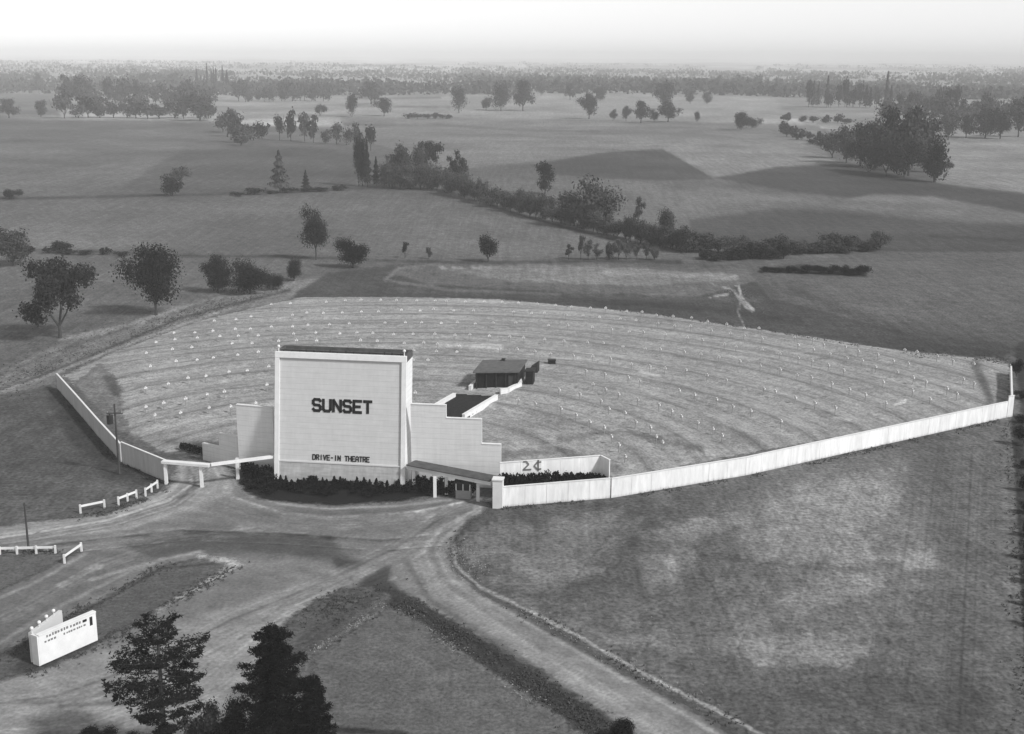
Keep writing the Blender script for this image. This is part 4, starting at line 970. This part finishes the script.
# planting bed and shrubs round the tower foot
mbed = ground_mat('dark_soil', [(4, .4, None, 0)], alpha=True)
sheet('planting_bed', [(238,476),(243,490),(262,499),(300,503),(340,505),(400,501),(430,496),(452,492),(452,482),(412,480),(274,474),(250,470)], .016, mbed, [], .012, cell=.2, soft=.6)
def shrub_mesh(seed, spike=True):
    g = np.random.default_rng(seed); p, _ = crown_pts(g, 'cone' if spike else 'bush', 420); V, Fq = quads(p*np.array([1, 1, 1]), .05*(.6+.8*g.random(420)), seed=seed)
    return mesh_np('evergreen_shrub', V, Fq, [M['needle']])
SPK = [shrub_mesh(i) for i in range(3)]; RND = [shrub_mesh(i+9, False) for i in range(3)]
def shrub(q, h, w, spike, label, group, nm='evergreen_shrub'):
    o = link(nm, random.choice(SPK if spike else RND), loc=q); o.rotation_euler = (0, 0, random.random()*6); o.scale = (w, w, h); tag(o, label, 'shrub', group)
for i in range(22):
    u = .4+i*(W-.8)/21; q = B0+ex*(u+random.uniform(-.15, .15))-dv*random.uniform(.6, 1.3)
    shrub(q, random.uniform(.7, 1.5), random.uniform(.8, 1.2), True, 'pointed evergreen shrub against the foot of the screen tower', 'pointed shrubs at the tower foot')
for i in range(64):
    t = (i+random.random())/64; a = (246+t*186, 486+random.uniform(-3, 12)*(1-abs(t-.5)*.8))
    if a[0] < 268: a = (a[0], 478+random.random()*12)
    shrub(P(a[0], min(a[1], 497), 0.0), random.uniform(.5, 1.0), random.uniform(.9, 1.7), False, 'low rounded dark shrub in the curved bed before the tower', 'low shrubs of the curved bed')
for i in range(10):
    t = i/9; shrub(P(244+t*28, 472+t*8+random.random()*3, 0.0), random.uniform(1.1, 1.6), random.uniform(1.2, 1.8), False, 'dark hedge shrub between left gateway and screen tower', 'hedge shrubs left of the tower')
for i in range(11):
    t = i/10; shrub(P(413+t*58, 489+t*4+random.random()*3, 0.0), random.uniform(1.2, 1.7), random.uniform(1.2, 1.8), False, 'dark hedge shrub beneath the sloping canopy', 'hedge shrubs under the canopy')
for i in range(26):
    t = i/25; q = w0.lerp(w1, .02+t*.98)+wn*1.1; q.z = 0
    z = zfor(q, 475.5 - 2.5*math.sin(t*3)+ random.uniform(-.8,1)); shrub(q, z, random.uniform(1.5, 2.1), False, 'dark clipped hedge shrub in the row behind the front fence', 'hedge row behind the front fence')
for i in range(7):
    t = i/6; shrub(P(183+t*28, 450+t*7, 0.0), .9, 1.3, False, 'dark low shrub in the strip inside the left gateway', 'shrubs inside the left gateway')

# weeds, tufts and stones: nobody could count them
def scatter(name, label, mat, lines, size, hgt_, seed):
    g = np.random.default_rng(seed); C = []
    for pts, n, sp in lines:
        W_ = np.array([tuple(P(a, b))[:2] for a, b in pts]); L = np.r_[0, np.cumsum(np.hypot(*np.diff(W_, axis=0).T))]
        t = g.random(n)*L[-1]; x = np.interp(t, L, W_[:, 0]); y = np.interp(t, L, W_[:, 1])
        cl = fbm(x/2.5, y/2.5, 3) > .42; x, y = x[cl], y[cl]; x = x+g.normal(size=len(x))*sp; y = y+g.normal(size=len(y))*sp
        for k in range(5): C.append(np.stack([x+g.normal(size=len(x))*size*.6, y+g.normal(size=len(x))*size*.6, hgt(x, y)+.02+g.random(len(x))*hgt_], -1))
    C = np.concatenate(C); V, Fq = quads(C, g.uniform(.3, 1, len(C))*size*.5, seed=seed)
    tag(link(name, mesh_np(name, V, Fq, [mat])), label, kind='stuff')
scatter('weeds', 'dark weeds and tufts along the road edges, ditches and fence feet', plain('weed_leaves', .07, .3, 2), [
  ([(455, 535), (453, 556), (480, 590), (520, 609), (580, 641), (650, 684), (720, 716), (790, 752)], 220, .6),
  ([(388, 596), (440, 625), (500, 664), (560, 702), (620, 742)], 1400, .7), ([(500, 509), (610, 500), (745, 478), (900, 444), (1008, 419)], 700, .35),
  ([(60, 392), (90, 430), (120, 464), (165, 484)], 400, .5), ([(60, 520), (110, 512), (140, 501), (162, 490)], 300, .5), ([(0, 553), (66, 551), (84, 549)], 200, .4),
  ([(0, 664), (60, 623), (120, 590), (160, 566), (230, 562)], 400, .5), ([(236, 567), (160, 610), (92, 650), (30, 675)], 400, .5), ([(300, 640), (340, 600), (384, 592)], 500, 1.2),
  ([(1012, 420), (1018, 500), (1026, 640), (1032, 740)], 900, .8), ([(885, 352), (960, 358), (1005, 362)], 500, 1.2), ([(500, 299), (640, 313), (760, 330), (880, 350)], 500, .6),
  ([(0, 384), (100, 350), (180, 318), (290, 288)], 900, 1.5), ([(0, 400), (60, 350), (150, 322), (240, 300)], 900, 3)], .13, .12, 31)
scatter('pale_stones', 'pale stones and dry clods along the drive edge and the lane', M['grey'], [
  ([(453, 545), (455, 566), (480, 588), (520, 607), (580, 638), (640, 673), (720, 713)], 500, .6), ([(460, 545), (480, 570), (510, 590)], 350, 1.6), ([(410, 610), (450, 643), (500, 679), (560, 717)], 420, .5),
  ([(312, 651), (385, 606)], 160, .3), ([(20, 372), (90, 342), (180, 312), (240, 298)], 420, 2.2), ([(640, 640), (760, 655), (860, 650)], 90, 3), ([(140, 410), (200, 400), (260, 380)], 120, 3), ([(520, 440), (700, 440), (850, 410)], 260, 6),
  ([(300, 320), (500, 315), (800, 350)], 300, 8), ([(715, 296), (738, 290), (748, 310)], 260, 1.6)], .075, .05, 33)

# near conifers
def conifer(px, py, ytop, wpx, label, dens, seed, mat, sparse, name):
    q = P(px, py, 0.0); h = zfor(q, ytop); s = ((q+Vector((0, 0, h*.7)))-Vector((0, 0, CAMH))).length/F; rad = wpx*s/2
    g = random.Random(seed); gn = np.random.default_rng(seed)
    o = thing(name, q, label, 'tree'); tr = MB()
    tr.tube([(0, 0, 0), (0, 0, h*.5), (.05, 0, h*.99)], [.23, .15, .02], 9)
    C = []; S = []; levels = int(h*dens); br = MB()
    for i in range(levels):
        t = .12+.86*(i/levels); z = h*t
        prof = (1-t)**.75 if not sparse else float(np.interp(t, [.1, .3, .42, .58, .75, .9, 1], [.15, .45, .95, 1.05, .8, .42, .08]))*(.8+.2*math.sin(i*2.3))
        nb = g.choice((4, 5, 5)) if sparse else g.choice((6, 7, 8))
        a0 = g.random()*6.28
        for b in range(nb):
            a = a0+b*6.28/nb+g.uniform(-.3, .3); L = rad*prof*(g.uniform(.6, 1.2) if sparse else g.uniform(.35, 1.3))+.15
            rise = g.uniform(.0, .28) if sparse else g.uniform(-.12, .2)
            pts = []
            for k in range(7):
                f = k/6; pts.append(Vector((math.cos(a)*L*f, math.sin(a)*L*f, z+L*(rise*f+(.14 if sparse else .1)*f*f-.05*f))))
            br.tube(pts[::2], [.045, .035, .022, .008], 4)
            n = int(L*(58 if sparse else 70)) + 8
            fs = gn.random(n)**(.55 if sparse else .75)*.95+.06
            if sparse: fs = fs[fs > .22]
            n = len(fs); spread = (.5 if sparse else .3)*L*(1-.55*fs)*np.clip(fs*2.2, .2, 1)
            base = np.array([tuple(p) for p in pts]); ii = np.clip(fs*6, 0, 5.999); i0 = ii.astype(int); fr_ = (ii-i0)[:, None]
            c = base[np.minimum(i0, 6)]*(1-fr_)+base[np.minimum(i0+1, 6)]*fr_
            lat = gn.normal(size=n)*spread*.55; c[:, 0] += -math.sin(a)*lat; c[:, 1] += math.cos(a)*lat; c[:, 2] += gn.normal(size=n)*(.02 if sparse else .06)-np.abs(lat)*(.0 if sparse else .2)
            C.append(c); S.append(gn.uniform(.04, .1, n))
    C = np.concatenate(C); S = np.concatenate(S)
    rep = 3; C = np.repeat(C, rep, 0)+gn.normal(size=(len(C)*rep, 3))*np.array([.08, .08, .025 if sparse else .06]); S = np.repeat(S, rep)
    V, Fq = quads(C, S*(1.25 if sparse else 1), np.tile([0, 0, 1.6], (len(C), 1)) if sparse else np.tile([0, 0, .9], (len(C), 1)), seed=seed, asp=.34)
    link('crown', mesh_np('crown', V, Fq, [M[mat]]), o); n0 = len(tr.v); tr.v += br.v; tr.f += [tuple(i+n0 for i in f) for f in br.f]; tr.m += br.m
    link('trunk', tr.mesh('trunk', [M['bark']]), o); print(label, 'h', h, 'faces', len(Fq))
conifer(167, 775, 611, 108, 'nearer open-branched pine with a visible trunk, left of the dense spruce', 1.1, 4, 'needle', True, 'pine_tree')
conifer(279, 790, 620, 128, 'dense black spruce at the bottom, right of the open pine', 2.3, 8, 'needle', False, 'spruce_tree')
conifer(318, 800, 672, 60, 'shorter dense spruce leaning against the right side of the black spruce', 2.3, 9, 'needle', False, 'spruce_tree')
tree(212, 775, 72, 50, 'wisp', 'near', 'leaf', 'half-bare grey bush between the open pine and the spruce', 'bush', name='bush', var=1)
tree(236, 775, 78, 44, 'wisp', 'near', 'leafd', 'darker half-bare bush close against the black spruce', 'bush', name='bush', var=3)
tree(92, 742, 13, 40, 'low', 'near', 'leafd', 'low dark bush at the bottom edge left of the open pine', 'bush')
tree(136, 746, 10, 30, 'low', 'near', 'leafd', 'flat dark bush at the bottom edge under the open pine', 'bush')
tree(623, 744, 28, 30, 'bush', 'near', 'needle', 'small black bush at the bottom edge beside the access road', 'bush')

# ------------------------------------------------------------------ haze, sky, sun
hz = MB(); hz.box((-14000, -400, -8), (14000, 13500, 72))
me = hz.mesh('haze', []); hm = bpy.data.materials.new('haze_air'); hm.use_nodes = True; nt = hm.node_tree
nt.nodes.remove(nt.nodes['Principled BSDF']); pv = nt.nodes.new('ShaderNodeVolumePrincipled')
pv.inputs['Color'].default_value = (1, 1, 1, 1); pv.inputs['Density'].default_value = .00023; pv.inputs['Anisotropy'].default_value = -.3
nt.links.new(pv.outputs[0], nt.nodes['Material Output'].inputs['Volume']); me.materials.append(hm)
tag(link('haze', me), 'pale haze hanging over the whole plain', 'haze', kind='stuff')

SUN_AZ, SUN_EL = R(122), R(42)      # azimuth clockwise from +Y
wrl = bpy.data.worlds.new('World'); scn.world = wrl; wrl.use_nodes = True; nt = wrl.node_tree
bg = nt.nodes['Background']; sk = nt.nodes.new('ShaderNodeTexSky'); sk.sky_type = 'NISHITA'; sk.sun_disc = False
sk.sun_elevation = SUN_EL; sk.sun_rotation = SUN_AZ; sk.dust_density = .4; sk.air_density = 1.2; sk.altitude = 100
bw_ = nt.nodes.new('ShaderNodeRGBToBW'); nt.links.new(sk.outputs[0], bw_.inputs[0]); nt.links.new(bw_.outputs[0], bg.inputs[0]); bg.inputs[1].default_value = .118
sun = bpy.data.lights.new('sun', 'SUN'); sun.energy = 2.5; sun.angle = R(6); sun.color = (1, 1, 1)
so = bpy.data.objects.new('sun', sun); COL.objects.link(so)
dvec = Vector((math.sin(SUN_AZ)*math.cos(SUN_EL), math.cos(SUN_AZ)*math.cos(SUN_EL), math.sin(SUN_EL)))
so.rotation_euler = dvec.to_track_quat('Z', 'Y').to_euler(); so.location = (100, -50, 120)

scn.view_settings.view_transform = 'Standard'; scn.view_settings.look = 'None'; scn.view_settings.exposure = .42; scn.view_settings.gamma = 1
scn.render.engine = 'CYCLES'; scn.cycles.use_denoising = True
scn.cycles.volume_bounces = 2; scn.cycles.max_bounces = 6; scn.cycles.diffuse_bounces = 2; scn.cycles.transparent_max_bounces = 12
scn.cycles.use_adaptive_sampling = True
